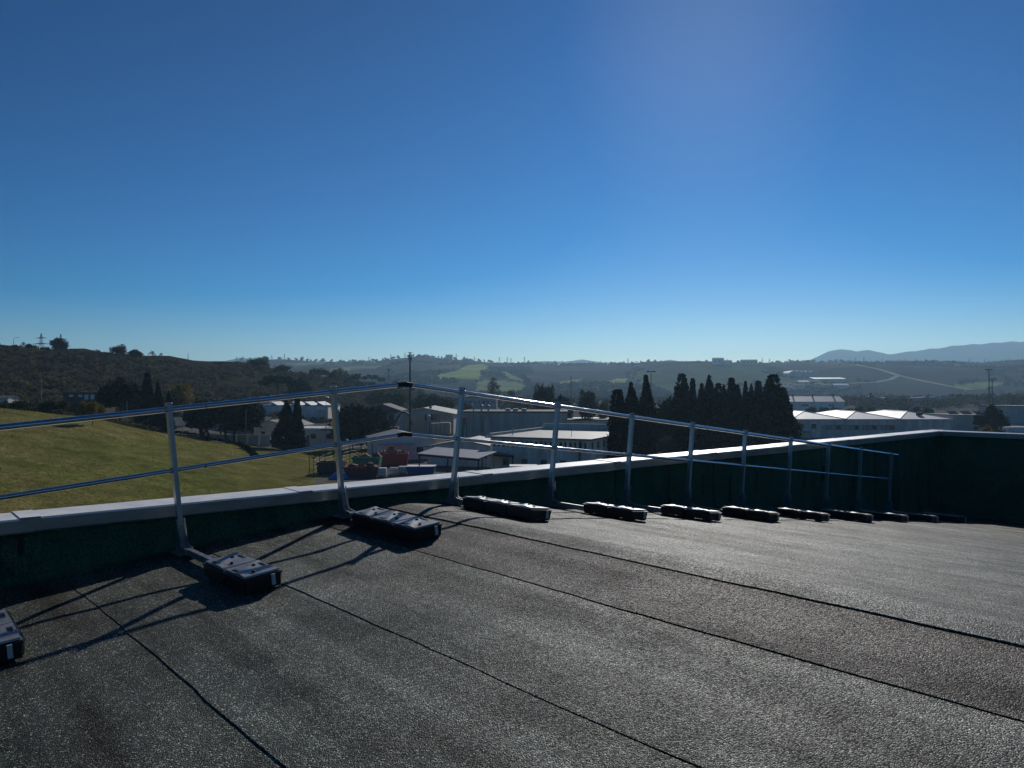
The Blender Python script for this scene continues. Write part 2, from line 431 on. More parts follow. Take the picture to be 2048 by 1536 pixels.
def inpoly(px, py, poly):
    ins = np.zeros(px.shape, bool)
    n = len(poly)
    for i in range(n):
        x1, y1 = poly[i]; x2, y2 = poly[(i + 1) % n]
        c = ((y1 > py) != (y2 > py)) & (px < (x2 - x1) * (py - y1) / (y2 - y1 + 1e-9) + x1)
        ins ^= c
    return ins
FIELDS = [  # meadows, vineyards and ploughed plots on the far slopes: outline as seen, colour of the crop
    ([(855, 759), (885, 747), (915, 741), (935, 730), (965, 728), (985, 735), (962, 742), (960, 757)], (.20, .235, .07)),
    ([(828, 741), (880, 731), (930, 728), (925, 734), (880, 738), (840, 744)], (.20, .17, .075)),
    ([(635, 744), (665, 737), (700, 733), (765, 732), (745, 738), (690, 742)], (.17, .20, .085)),
    ([(570, 727), (640, 724), (660, 727), (600, 731)], (.15, .17, .09)),
    ([(951, 785), (957, 762), (1000, 760), (1040, 765), (1056, 775), (1030, 790)], (.15, .18, .085)),
    ([(1015, 745), (1040, 757), (1060, 764), (1020, 757), (1000, 744)], (.17, .20, .08)),
    ([(1212, 763), (1235, 757), (1257, 756), (1250, 764), (1225, 767)], (.20, .23, .075)),
    ([(1890, 773), (1970, 762), (2010, 766), (1975, 776), (1930, 780)], (.14, .18, .075)),
    ([(1100, 768), (1140, 760), (1165, 757), (1150, 766), (1120, 771)], (.16, .18, .08)),
    ([(1600, 760), (1640, 757), (1650, 768), (1615, 770)], (.15, .17, .09)),
    ([(1320, 735), (1375, 732), (1380, 748), (1325, 750)], (.15, .125, .09)),
    ([(1700, 735), (1790, 752), (1760, 764), (1660, 757), (1640, 740)], (.115, .10, .095)),
    ([(1800, 752), (1930, 778), (1760, 778), (1755, 768)], (.12, .11, .095)),
    ([(1740, 728), (1900, 733), (1970, 738), (1980, 758), (1890, 770), (1800, 748)], (.10, .09, .09)),
    ([(1070, 735), (1180, 733), (1170, 748), (1060, 752)], (.125, .10, .085)),
    ([(840, 770), (953, 762), (950, 786), (850, 790)], (.09, .08, .085)),
]
def ground_colour(x, y, z):
    d = np.maximum(y, 1e-3); p = CX + F * x / d; py = HY - F * (z - EYE) / d
    r = np.hypot(x, y)
    n1 = fbm(x * .03, y * .03)[:, None]; n2 = fbm(x * .25 + 9, y * .25)[:, None]
    C = np.empty((len(x), 3))
    dry = np.array([.115, .105, .055]); grass = np.array([.155, .165, .046]); straw = np.array([.235, .19, .08])
    scrub = np.array([.05, .045, .028]); yard = np.array([.15, .147, .135])
    C[:] = yard * (1 + .5 * n1 + .3 * n2)
    w = np.clip(n1 * 4 + .1, 0, 1); C[:] = C * (1 - w) + dry * w
    edge = EDGE_D(np.clip(p, -1400, 1000))
    inf = (d < edge + 4) & (p < 745) & (d > 10)
    inf &= ~((p > 618 + 10 * n1[:, 0]) & (d > 86 + 8 * n1[:, 0]) & (d < 84 + .26 * (p - 618)))
    rows = (np.sin((x * .35 + y * .94) * 2.6 + 5 * fbm(x * .05, y * .05)) * .12)[:, None]
    wf = np.clip(.45 + n1 * 2.8 + n2 * 2.2 + rows, 0, 1)
    nf = np.clip((p - 200) / 420, 0, 1)[:, None] * .35
    C = np.where(inf[:, None], grass * (1 - wf * .75 - nf * .2) + straw * (wf * .75 + nf * .2), C)
    hill = (z > 3.2) & (d > edge + 4) & (d < 700)
    C = np.where(hill[:, None], scrub * (1 + 1.2 * n1 + .8 * n2), C)
    crest = hill & (np.interp(p, _cp, [c[1][7][0] for c in COLS]) < d + 26)
    C = np.where(crest[:, None], np.array([.045, .034, .026]) * (1 + .5 * n2), C)
    # far slopes
    far = d > 690
    i = np.floor(x / 190 + .7 * fbm(x * .004, y * .004)).astype(int); j = np.floor(y / 240 + .9 * fbm(x * .004 + 5, y * .004)).astype(int)
    h = _T[i * 7 % 256, j * 13 % 256]
    pal = np.array([[.085, .075, .07], [.105, .09, .08], [.07, .075, .055], [.09, .095, .06], [.12, .10, .08], [.06, .062, .05], [.10, .085, .085], [.13, .16, .07], [.16, .15, .09]])
    Cf = .6 * pal[(h * 8.99).astype(int)] * (1 + .5 * n1)
    wood = fbm(x * .006 + 31, y * .006 + 7)
    Cf = np.where((wood > .10)[:, None], np.array([.018, .026, .014]), Cf)
    for poly, c in FIELDS:
        q = inpoly(p, py, poly) & far & (d < 2700)
        Cf = np.where(q[:, None], (1.25 if c[1] > c[0] * 1.08 else .5) * np.array(c) * (1 + .5 * n1 + .25 * n2), Cf)
    C = np.where(far[:, None], Cf, C)
    C = np.where((d > 2600)[:, None], np.array([.03, .04, .032]), C)
    return np.clip(C, .008, .6)

# ------------------------------------------------------------------ ground, hills, mountains: one height field cut into three sheets
az = np.concatenate([np.arange(-180, -42, 3.0), np.arange(-42, 42, .14), np.arange(42, 180.1, 3.0)])
rad = [0.0, 8, 16, 24, 30]
while rad[-1] < 4800:
    r = rad[-1]
    rad.append(r + (1.3 if r < 135 else 3.0 if r < 430 else 9 if r < 700 else 20 if r < 2200 else 50))
rad = np.array(rad)
A, RR = np.meshgrid(np.radians(az), rad, indexing='ij')
gx = (RR * np.sin(A)).ravel(); gy = (RR * np.cos(A)).ravel()
gz = H(gx, gy)
GC = ground_colour(gx, gy, gz)
GV = np.stack([gx, gy, gz], 1)
na, nr = len(az), len(rad)
def sheet(name, i0, i1, m):
    idx = (np.arange(na)[:, None] * nr + np.arange(i0, i1 + 1)[None, :])
    sub = GV[idx.ravel()]; sc_ = GC[idx.ravel()]
    k = i1 - i0 + 1
    ii, jj = np.meshgrid(np.arange(na - 1), np.arange(k - 1), indexing='ij')
    q = np.stack([ii * k + jj, ii * k + jj + 1, (ii + 1) * k + jj + 1, (ii + 1) * k + jj], -1).reshape(-1, 4)
    me = mesh_np(name, sub, q, sc_, m)
    me.polygons.foreach_set('use_smooth', np.ones(len(me.polygons), bool))
    o = link(name, me)
    o['kind'] = 'structure'
    return o
i1 = int(np.searchsorted(rad, 700)); i2 = int(np.searchsorted(rad, 2600))
sheet('ground', 0, i1, M['ground'])
sheet('hills', i1, i2, M['hills'])
sheet('mountains', i2, nr - 1, M['hills'])

# ------------------------------------------------------------------ the roof we stand on
TH = R(41.3)
RXr, RZr, SL, SRr = 3.84, -1.04, .094, .1174         # ridge position, ridge height below the eye, slopes
PY_, PZ, CORNER = 6.05, -.868, 17.1                  # parapet line, its top, end wall
XL, YB = -9.0, -22.0
def zroof(X):
    return RZr - (SL * (RXr - X) if X < RXr else SRr * (X - RXr))
def roof_frame(name, kind=None, z=0.0):
    return empty(name, (0, 0, EYE + z), TH)

deck = MB()
poly = [(XL, zroof(XL) - .02), (RXr, RZr - .02), (CORNER + .3, zroof(CORNER + .3) - .02), (CORNER + .3, -3.4), (XL, -3.4)]
deck.prism(poly, 'y', YB, PY_ + .3)
roof = deck.build('roof', M['deck'])
roof.location = (0, 0, EYE); roof.rotation_euler = (0, 0, TH)
tag(roof, kind='structure')
bw = MB().box(XL + .02, CORNER + .28, YB + .02, PY_ + .28, -EYE - 1.5, -3.38).build('outer_wall', M['concrete'], roof)

edges_l = [-8.09 + .924 * k for k in range(10)] + [1.15, 2.06, 2.99, 3.65]
edges_r = [4.52 + .93 * k for k in range(14)]
def strip(x0, x1, lift0, lift1, seed, mt='roof'):
    n, ny = 8, 110
    b = MB(); V_ = []
    g = np.random.default_rng(seed)
    ph = g.random(6) * 6.28
    for j in range(ny + 1):
        y = YB + (PY_ + .04 - YB) * (j / ny) ** .6
        row = []
        for i in range(n + 1):
            t = i / n
            wob = .004 * math.sin(y * 1.9 + ph[0]) + .003 * math.sin(y * 4.7 + ph[1]) + .0025 * math.sin(y * 11 + ph[4]) + .002 * math.sin(y * 23 + ph[5])
            wob2 = .007 * math.sin(y * 1.7 + ph[2]) + .005 * math.sin(y * 4.1 + ph[3])
            x = x0 + wob + (x1 + wob2 - x0 - wob) * t
            z = zroof(x) + lift0 * (1 - t) + lift1 * t
            z += (.0035 * math.sin(y * 1.3 + ph[4] + 4 * t) + .003 * math.sin(9 * t + ph[5])) * math.sin(math.pi * t)
            row.append((x, y, z))
        row = [(row[0][0], row[0][1], zroof(row[0][0]) - .012)] + row + [(row[-1][0], row[-1][1], zroof(row[-1][0]) - .012)]
        V_ += row
    k = n + 3
    fs = [(j * k + i, j * k + i + 1, (j + 1) * k + i + 1, (j + 1) * k + i) for j in range(ny) for i in range(k - 1)]
    b.add(V_, fs)
    return b.build('membrane_strip', M[mt], roof)
for k in range(len(edges_l) - 1):
    strip(edges_l[k], edges_l[k + 1] + .08, .006, .001, 100 + k, 'roof_brown' if edges_l[k] == 2.99 else 'roof')
strip(3.65, 4.58, .0075, .0075, 55)
for k in range(len(edges_r)):
    strip(edges_r[k] - .05, min(edges_r[k] + .93, CORNER + .02), .001, .010, 200 + k)

# parapets: membrane upstand sheets and metal coping pieces
def parapet(name, label, along, length0, length1, step, seed):
    """along 'x': the side wall; along 'y': the end wall"""
    root = empty(name, (0, 0, EYE), TH)
    tag(root, label, 'parapet')
    g = random.Random(seed)
    core = MB()
    if along == 'x':
        core.box(length0, length1, PY_ + .06, PY_ + .26, -3.35, PZ - .01)
    else:
        core.box(CORNER + .06, CORNER + .26, length0, length1, -3.35, PZ - .01)
    core.build('core_wall', M['concrete'], root)
    t = length0
    ls = length1 + (.07 if along == 'y' else 0)
    while t < ls - .02:
        e = min(t + step * g.uniform(.96, 1.04), ls)
        b = MB()
        n = 5
        V_ = []
        off = g.uniform(0, .004)
        for i in range(n + 1):
            s = t - .03 + (e - t + .03) * i / n
            lift = .012 * (1 - i / n) + off
            zb = zroof(s) if along == 'x' else zroof(CORNER)
            for (dy, dz) in ((-.11, .006), (-.06, .02), (-.018, .07)):
                V_.append((s, PY_ + .05 + dy - lift, zb + dz))
            for q in range(1, 5):
                zz = zb + .07 + (PZ - .06 - zb - .07) * q / 4
                V_.append((s, PY_ + .045 - lift + .004 * math.sin(3.1 * s + q * 2.2), zz))
        if along == 'y':
            V_ = [(CORNER + (v[1] - PY_), v[0], v[2]) for v in V_]
        k = 7
        fs = [(i * k + j, i * k + j + 1, (i + 1) * k + j + 1, (i + 1) * k + j) for i in range(n) for j in range(k - 1)]
        if along == 'y': fs = [tuple(reversed(f)) for f in fs]
        # closing lap edge on the near side
        b.add(V_, fs)
        lap = V_[:k]
        back = [(v[0], v[1] + .03, v[2]) for v in lap] if along == 'x' else [(v[0] + .03, v[1], v[2]) for v in lap]
        b.add(lap + back, [(j, j + 1, k + j + 1, k + j) for j in range(k - 1)])
        b.build('membrane_sheet', M['upstand'], root)
        t = e
    # coping: folded metal lengths with joint plates
    t = length0
    prof = [(-.03, -.088), (-.03, -.012), (-.018, 0), (.29, .006), (.30, -.008), (.30, -.10), (.292, -.10), (.292, -.012), (-.022, -.018), (-.022, -.085), (-.045, -.095), (-.047, -.091)]
    while t < length1 - .05:
        e = min(t + 2.0, length1 + (.3 if along == 'x' else 0))
        dz = g.uniform(-.003, .003)
        pr = [(a + PY_ + g.uniform(-.001, .001), b + PZ + dz) for a, b in prof]
        if along == 'x':
            o = MB().prism(pr, 'x', t + .002, e - .002).build('coping_piece', M['coping'], root)
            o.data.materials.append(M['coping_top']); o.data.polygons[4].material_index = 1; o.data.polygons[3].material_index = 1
        else:
            pr = [(a - PY_ + CORNER, b) for a, b in pr]
            o = MB().prism(pr, 'y', t + .002, e - .002).build('coping_piece', M['coping'], root)
        pj = [(a + PY_ + (-.003 if a < 0 else .003), b + PZ + .004) for a, b in [(-.03, -.08), (-.03, -.012), (-.018, 0), (.29, .006), (.29, -.006), (-.022, -.014), (-.022, -.08)]]
        if along == 'x':
            jp = MB().prism(pj, 'x', e - .09, e + .03).build('joint_plate', M['coping'], o)
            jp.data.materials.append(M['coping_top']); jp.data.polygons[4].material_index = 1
        t = e
    return root
pw = parapet('parapet_wall', 'dark green membrane-clad parapet with bright metal coping running behind the guardrail', 'x', XL, CORNER + .05, 1.0, 4)
pe = parapet('parapet_wall', 'dark green end parapet with grey coping, no guardrail in front of it', 'y', YB, PY_ - .005, 1.0, 5)
# repair patch and bitumen smears on the long upstand
def wallpatch(x0, x1, z0, z1, y, m, name, seed):
    g = random.Random(seed); n = 18
    pts = []
    cx, cz = (x0 + x1) / 2, (z0 + z1) / 2
    for i in range(n):
        t = 2 * math.pi * i / n
        c, s = math.cos(t), math.sin(t)
        sq = 1 / max(abs(c), abs(s)) ** .8
        pts.append((cx + (x1 - x0) / 2 * c * sq * g.uniform(.86, 1.0), cz + (z1 - z0) / 2 * s * sq * g.uniform(.9, 1.0)))
    return MB().prism(pts, 'y', y - .006, y).build(name, m, pw)
wallpatch(.80, 1.045, -1.27, -.99, PY_ + .022, M['patch'], 'repair_patch', 1)
for k, (x, z0, z1, w) in enumerate([(.90, -1.13, -.985, .035), (8.75, -1.42, -1.16, .02), (10.1, -1.52, -1.2, .022), (12.1, -1.5, -1.25, .07), (11.5, -1.6, -1.2, .03), (13.2, -1.75, -1.4, .025), (9.4, -1.6, -1.2, .03), (14.8, -2.1, -1.5, .03)]):
    wallpatch(x, x + w, z0, z1, PY_ + .014, M['tar'], 'bitumen_smear', 20 + k)

# ------------------------------------------------------------------ guardrail on counterweights
RY = 5.85
POSTS = [-.82, .50, 1.813, 3.137, 4.444, 5.737, 6.97, 8.17, 9.40, 10.64, 11.82, 12.96, 14.19]
RH, MH = 1.085, .615            # rail heights above the roof, square to it
gr = empty('guardrail', (0, 0, EYE), TH)
tag(gr, 'free-standing aluminium guardrail with two tubular rails bending over the roof ridge', 'guardrail')
def slope_of(X): return math.atan(SL) if X < RXr else -math.atan(SRr)
proto_post = None
def post_meshes():
    b = MB()
    a, d = .0165, .0255
    # extruded section with a shallow groove on the inner face
    sec = [(-a, -d), (-.006, -d), (-.006, -d + .004), (.006, -d + .004), (.006, -d), (a, -d), (a, d), (-a, d)]
    b.prism(sec, 'z', .03, RH + .018)
    return b
postm = post_meshes()
footm = MB()
# curved boot: flares outwards at the bottom, bracket and arm socket on the inner side
prof = [(-.030, .21), (-.030, .10), (-.06, .065), (-.12, .045), (-.12, .0), (.035, 0), (.105, .004), (.085, .016), (.058, .04), (.042, .08), (.031, .13), (.030, .21)]
footm.prism(prof, 'x', -.021, .021)
footm.prism([(-.10, 0), (.125, 0), (.10, .007), (-.10, .007)], 'x', -.06, .06)
brm = MB()
for s in (-1, 1):
    brm.prism([(-.037, .26), (-.029, .26), (-.029, .10), (-.07, .07), (-.16, .058), (-.16, .035), (-.09, .04), (-.05, .07), (-.037, .10)], 'x', s * .026 - .004, s * .026 + .004)
capm = MB().box(-.021, .021, -.029, .029, RH + .018, RH + .026, .003)
clampm = MB().tube([(-.032, 0, MH), (.032, 0, MH)], .0205, 14)
clampt = MB().tube([(-.032, 0, RH - .022), (.032, 0, RH - .022)], .0250, 14)
cap_me = brm_me = None
protos = {}
def place(bm, name, m, parent):
    if name not in protos:
        o = bm.build(name, m, parent); protos[name] = o.data; return o
    return link(name, protos[name], parent)
ARM = {}
for k, X in enumerate(POSTS):
    a = slope_of(X)
    xb = X + (RH * math.sin(a) * (.9 if a > 0 else .55))
    p = place(postm, 'post', M['alu_dull'], gr)
    p.matrix_local = Matrix.Translation((xb, RY, zroof(xb) + .014)) @ Matrix.Rotation(-a, 4, 'Y')
    place(footm, 'foot', M['cast'], p); place(brm, 'bracket', M['alu_dull'], p); place(capm, 'cap', M['cast'], p); place(clampm, 'mid_clamp', M['alu_dull'], p); place(clampt, 'top_clamp', M['alu_dull'], p)
    far_end = {0: 5.05, 1: 5.05, 2: 5.07, 3: 5.5, 4: 5.54}.get(k, 5.26)
    arm = MB().box(-.019, .019, far_end - RY - .02, -.12, .008, .056, .004).build('arm', M['alu_dull'], p)
    ARM[k] = (xb, far_end, a)
# rails
def railz(X, h): return zroof(X) + .014 + h / math.cos(slope_of(X))
def rail(name, xa, xb_, h, r):
    za, zb = railz(xa, h), railz(xb_, h)
    o = MB().tube([(xa, RY, za), (xb_, RY, zb)], r, 24).build(name, M['alu'], gr)
    n = int((xb_ - xa) / 2.6)
    for i in range(1, n + 1):
        t = i / (n + 1); x = xa + (xb_ - xa) * t + .4; z = za + (zb - za) * (x - xa) / (xb_ - xa)
        s = (zb - za) / (xb_ - xa)
        MB().tube([(x, RY, z), (x + .012, RY, z + s * .012)], r + .0025, 20).build('joint_ring', M['cast'], o)
    return o
for nm, h, r in (('top_rail', RH - .022, .0215), ('mid_rail', MH, .0165)):
    rail(nm, -2.6, RXr - .05, h, r)
    rail(nm, RXr + .05, POSTS[-1] + (.32 if h > 1 else .02), h, r)
    e = MB()
    zc = railz(RXr, h)
    e.tube([(RXr - .075, RY, railz(RXr - .075, h)), (RXr - .012, RY, zc - .002)], r + .004, 16)
    e.tube([(RXr + .012, RY, zc - .002), (RXr + .075, RY, railz(RXr + .075, h))], r + .004, 16)
    e.tube([(RXr, RY - r - .004, zc), (RXr, RY + r + .004, zc)], r * .95, 14)
    e.build('elbow_joint', M['darksteel'], gr)

# counterweights: black plastic modules threaded on the arms
ML, MW, MHH = .312, .245, .102
def module_mesh():
    b = MB()
    w, l, h = MW / 2, ML / 2, MHH
    t = .012
    # tapered tray with feet
    def ring(k, z): return [(-w + k + t, -l + k, z), (w - k - t, -l + k, z), (w - k, -l + k + t, z), (w - k, l - k - t, z), (w - k - t, l - k, z), (-w + k + t, l - k, z), (-w + k, l - k - t, z), (-w + k, -l + k + t, z)]
    rings = [ring(.006, .012), ring(.002, h * .55), ring(.0, h * .78), ring(-.005, h * .79), ring(-.005, h * .86), ring(.006, h * .86)]
    V_ = sum(rings, []); fs = [tuple(range(7, -1, -1))]
    for k in range(5):
        for i in range(8):
            j = (i + 1) % 8; fs.append((k * 8 + i, k * 8 + j, k * 8 + 8 + j, k * 8 + 8 + i))
    fs.append(tuple(range(40, 48)))
    b.add(V_, fs)
    for sx in (-1, 1):
        for sy in (-1, 1):
            b.box(sx * (w - .045) - .03, sx * (w - .045) + .03, sy * (l - .05) - .035, sy * (l - .05) + .035, 0, .013)
    return b
def lid_mesh():
    # lid with two hand slots at the ends of its width and a swollen middle
    b = MB()
    w, l, h = MW / 2 - .008, ML / 2 - .008, MHH
    z0 = h * .862
    us = [-1, -.96, -.95, -.86, -.855, -.62, -.615, -.5, -.3, -.1, .1, .3, .5, .615, .62, .855, .86, .95, .96, 1]
    vv = [-1, -.95, -.94, -.8, -.5, -.2, -.19, 0, .2, .4, .55, .56, .75, .94, .95, 1]
    def zz(u, v):
        if abs(u) > .955 or abs(v) > .945: return z0 + .004
        if .617 < abs(u) < .858 and -.195 < v < .555: return z0 + .003
        return z0 + .015 + .007 * math.exp(-((u * .6 - v * .75 + .25) / .26) ** 2)
    V_ = [(w * u, l * v, zz(u, v)) for u in us for v in vv]
    k = len(vv); n_ = len(us)
    b.add(V_, [(i * k + j, (i + 1) * k + j, (i + 1) * k + j + 1, i * k + j + 1) for i in range(n_ - 1) for j in range(k - 1)])
    return b
def bolt_mesh():
    b = MB()
    b.tube([(0, 0, 0), (0, 0, .006), (0, 0, .009)], [.013, .0125, .006], 10)
    return b
mod_b, lid_b, bolt_b = module_mesh(), lid_mesh(), bolt_mesh()
LAB = {
    0: 'two-module black counterweight lowest on the short roof slope, farthest below the rail bend',
    1: 'two-module black counterweight at the guardrail post beside the pale green repair patch',
    2: 'two-module black plastic counterweight at the second guardrail post before the rail bend',
    3: 'three-module black plastic counterweight at the last guardrail post before the rail bend',
    4: 'three-module black plastic counterweight at the first guardrail post past the rail bend',
}
NTH = ['second', 'third', 'fourth', 'fifth', 'sixth', 'seventh', 'eighth', 'ninth']
for k in range(len(POSTS)):
    xb, fe, a = ARM[k]
    nmod = 3 if k in (3, 4) else 2
    lab = LAB.get(k) or 'black plastic counterweight at the %s guardrail post past the rail bend' % (NTH[k - 5] if k - 5 < 7 else 'end')
    root = empty('counterweight', (0, 0, 0))
    tag(root, lab, 'counterweight', 'black counterweights along the guardrail')
    yaw = random.Random(k).uniform(-2.0, 2.0)
    Mw = Matrix.Translation((0, 0, EYE)) @ Matrix.Rotation(TH, 4, 'Z') @ Matrix.Translation((xb, fe, zroof(xb) + .0125)) @ Matrix.Rotation(-a, 4, 'Y') @ Matrix.Rotation(R(yaw), 4, 'Z')
    root.matrix_world = Mw
    for j in range(nmod):
        m = place(mod_b, 'module', M['black'], root)
        m.location = (0, -ML * (j + .5) - .003 * j, 0)
        l = place(lid_b, 'lid', M['blacktop'], m)
        for (bx, by) in ((-.03, -.09), (.035, .05)):
            q = place(bolt_b, 'bolt', M['bolt'], m); q.location = (bx, by, MHH * .862 + .019)
    st = MB().box(.045, .068, -ML * nmod - .0125 - .003 * nmod, -ML * nmod - .002 - .003 * nmod, .020, .086).build('sticker', M['sticker'], root)


# ------------------------------------------------------------------ vegetation
def leaf_quads(P, size, g, up=0.0, out=None, elong=1.6):
    """small leaf faces at points P, turned at random, biased upright or outwards"""
    n = len(P)
    a = g.normal(size=(n, 3)); a[:, 2] += up * 2.2
    if out is not None: a += out
    a /= np.linalg.norm(a, axis=1)[:, None] + 1e-9
    b = g.normal(size=(n, 3)); b -= a * (a * b).sum(1)[:, None]; b /= np.linalg.norm(b, axis=1)[:, None] + 1e-9
    s = size * g.uniform(.6, 1.4, n)[:, None]
    a = a * s * elong * .5; b = b * s * .5
    V = np.stack([P - a, P + b * .9 - a * .1, P + a, P - b * .9 - a * .1], 1).reshape(-1, 3)
    Q = np.arange(4 * n).reshape(-1, 4)
    return V, Q
def colours(n, base, var, g, dark=None):
    c = np.array(base)[None] * (1 + var * g.normal(size=(n, 1)))
    c = c * (1 + .08 * g.normal(size=(n, 3)))
    return np.repeat(np.clip(c, .006, .6), 4, axis=0)
def clumps_crown(cl, dens, size, base, g, var=.3, up=.1, shell=.55, flat_bottom=False):
    Ps = []; Os = []
    for (c, r) in cl:
        n = max(12, int(dens * (r[0] * r[1] + r[0] * r[2] + r[1] * r[2]) / 3))
        d = g.normal(size=(n, 3)); d /= np.linalg.norm(d, axis=1)[:, None]
        if flat_bottom: d[:, 2] = np.where(d[:, 2] < -.25, -.25 * g.random(n), d[:, 2])
        rr = shell + (1 - shell) * g.random(n) ** .6
        rr *= 1 + .16 * g.normal(size=n)
        Ps.append(np.array(c) + d * rr[:, None] * np.array(r)); Os.append(d * .5)
    P = np.concatenate(Ps); O = np.concatenate(Os)
    V, Q = leaf_quads(P, size, g, up, O)
    return V, Q, colours(len(P), base, var, g)

def cypress_meshes(seed, hgt=10.0, rad=1.0, n=5200, tips=3, base=(.016, .024, .014)):
    g = np.random.default_rng(seed)
    t = g.random(n) ** .85
    th = g.random(n) * 2 * np.pi
    env = (np.clip(t / .12, 0, 1) ** .5) * (1 - t) ** .8 * (1 + .1 * np.sin(7 * t + seed))
    k = np.floor(th / (2 * np.pi) * (5 + tips) + 3 * t).astype(int)
    lob = g.normal(size=64)[k % 64] * .16
    r = rad * 1.5 * env * (.55 + .45 * g.random(n) ** .5) * (1 + lob + .12 * g.normal(size=n))
    tip = 1 + .10 * g.normal(size=64)[(k + 9) % 64]
    P = np.stack([r * np.cos(th), r * np.sin(th), .25 + (hgt - .25) * np.clip(t * tip, 0, 1.03)], 1)
    # extra leaders
    ex = []
    for q in range(tips):
        m = n // 14
        a = g.random() * 6.28; rr = rad * g.uniform(.25, .6); h0 = hgt * g.uniform(.55, .75); h1 = hgt * g.uniform(.82, .99)
        u = g.random(m)
        w = rad * .30 * (1 - u) ** .7
        ex.append(np.stack([rr * math.cos(a) * (1 - .5 * u) + w * g.normal(size=m) * .6, rr * math.sin(a) * (1 - .5 * u) + w * g.normal(size=m) * .6, h0 + (h1 - h0) * u], 1))
    P = np.concatenate([P] + ex)
    O = np.stack([P[:, 0], P[:, 1], 0 * P[:, 0]], 1) * .4
    V, Q = leaf_quads(P, .22, g, .9, O, 2.0)
    crown = mesh_np('crown', V, Q, colours(len(P), base, .35, g), M['leaf_dark'])
    tr = MB().tube([(0, 0, -.4), (.03, 0, hgt * .3), (0, .02, hgt * .8)], [.2, .14, .03], 8)
    return crown, tr
def trunk_limbs(cl, h0, r0, g, lean=(0, 0), trunks=1, spread=0.0, n_limbs=9):
    b = MB()
    for q in range(trunks):
        ox, oy = (g.uniform(-spread, spread), g.uniform(-spread, spread)) if trunks > 1 else (0, 0)
        top = Vector((lean[0] + ox * 1.2, lean[1] + oy * 1.2, h0))
        mid = Vector((ox + lean[0] * .4 + g.uniform(-.1, .1), oy + lean[1] * .4, h0 * .5))
        b.tube([(ox, oy, -.5), (ox, oy, 0), mid, top], [r0 * 1.35, r0, r0 * .8, r0 * .62], 8)
        pick = cl if len(cl) <= n_limbs else [cl[i] for i in g.choice(len(cl), n_limbs, replace=False)]
        for c, r in pick:
            c = Vector(c)
            m = top.lerp(c, .55) + Vector((0, 0, .08 * (c - top).length))
            s = top.lerp(Vector((ox, oy, 0)), g.uniform(0, .25))
            b.tube([s, m, c], [r0 * .42, r0 * .25, r0 * .08], 5)
    return b
def round_tree_meshes(seed, hgt=6.0, rx=2.6, trunk=1.6, base=(.045, .06, .025), size=.26, dens=170, mat_='leaf', var=.32, ncl=22, shell=.5):
    g = np.random.default_rng(seed)
    cz = (hgt + trunk) / 2; rz = (hgt - trunk) / 2
    cl = []
    for _ in range(ncl):
        d = g.normal(size=3); d /= np.linalg.norm(d); rr = g.random() ** .45 * .72
        s = g.uniform(.28, .45)
        cl.append(((d[0] * rx * rr, d[1] * rx * rr, cz + d[2] * rz * rr), (rx * s, rx * s, rz * s * 1.05)))
    V, Q, C = clumps_crown(cl, dens, size, base, g, var, .1, shell)
    return mesh_np('crown', V, Q, C, M[mat_]), trunk_limbs(cl, trunk + .5, .05 * hgt ** .8 * .55, g)
def pine_meshes(seed, hgt=8.0, rx=4.0, thick=2.6, trunks=1, base=(.020, .032, .015), spread=1.2, dens=210):
    g = np.random.default_rng(seed)
    cl = []
    for _ in range(26):
        a = g.random() * 6.28; rr = g.random() ** .55
        z = hgt - thick * .35 - thick * .55 * rr ** 2 - g.random() * thick * .35
        s = g.uniform(.22, .34) * rx
        cl.append(((rx * .8 * rr * math.cos(a), rx * .8 * rr * math.sin(a), z), (s, s, thick * g.uniform(.24, .36))))
    V, Q, C = clumps_crown(cl, dens, .27, base, g, .32, .3, .45, True)
    return mesh_np('crown', V, Q, C, M['leaf_dark']), trunk_limbs(cl, hgt - thick * 1.05, .17, g, (.2, 0), trunks, spread, 10)
def bare_tree_meshes(seed, hgt=9.0, rx=2.0, base=(.085, .07, .04)):
    g = np.random.default_rng(seed)
    cl = []
    for _ in range(18):
        t = g.random(); a = g.random() * 6.28; rr = rx * (.25 + .6 * math.sin(math.pi * min(1, .15 + t))) * g.random() ** .5
        cl.append(((rr * math.cos(a), rr * math.sin(a), hgt * (.3 + .62 * t)), (rx * .28, rx * .28, hgt * .09)))
    V, Q, C = clumps_crown(cl, 120, .2, base, g, .3, .4, .2)
    return mesh_np('crown', V, Q, C, M['leaf']), trunk_limbs(cl, hgt * .75, .13, g, n_limbs=16)

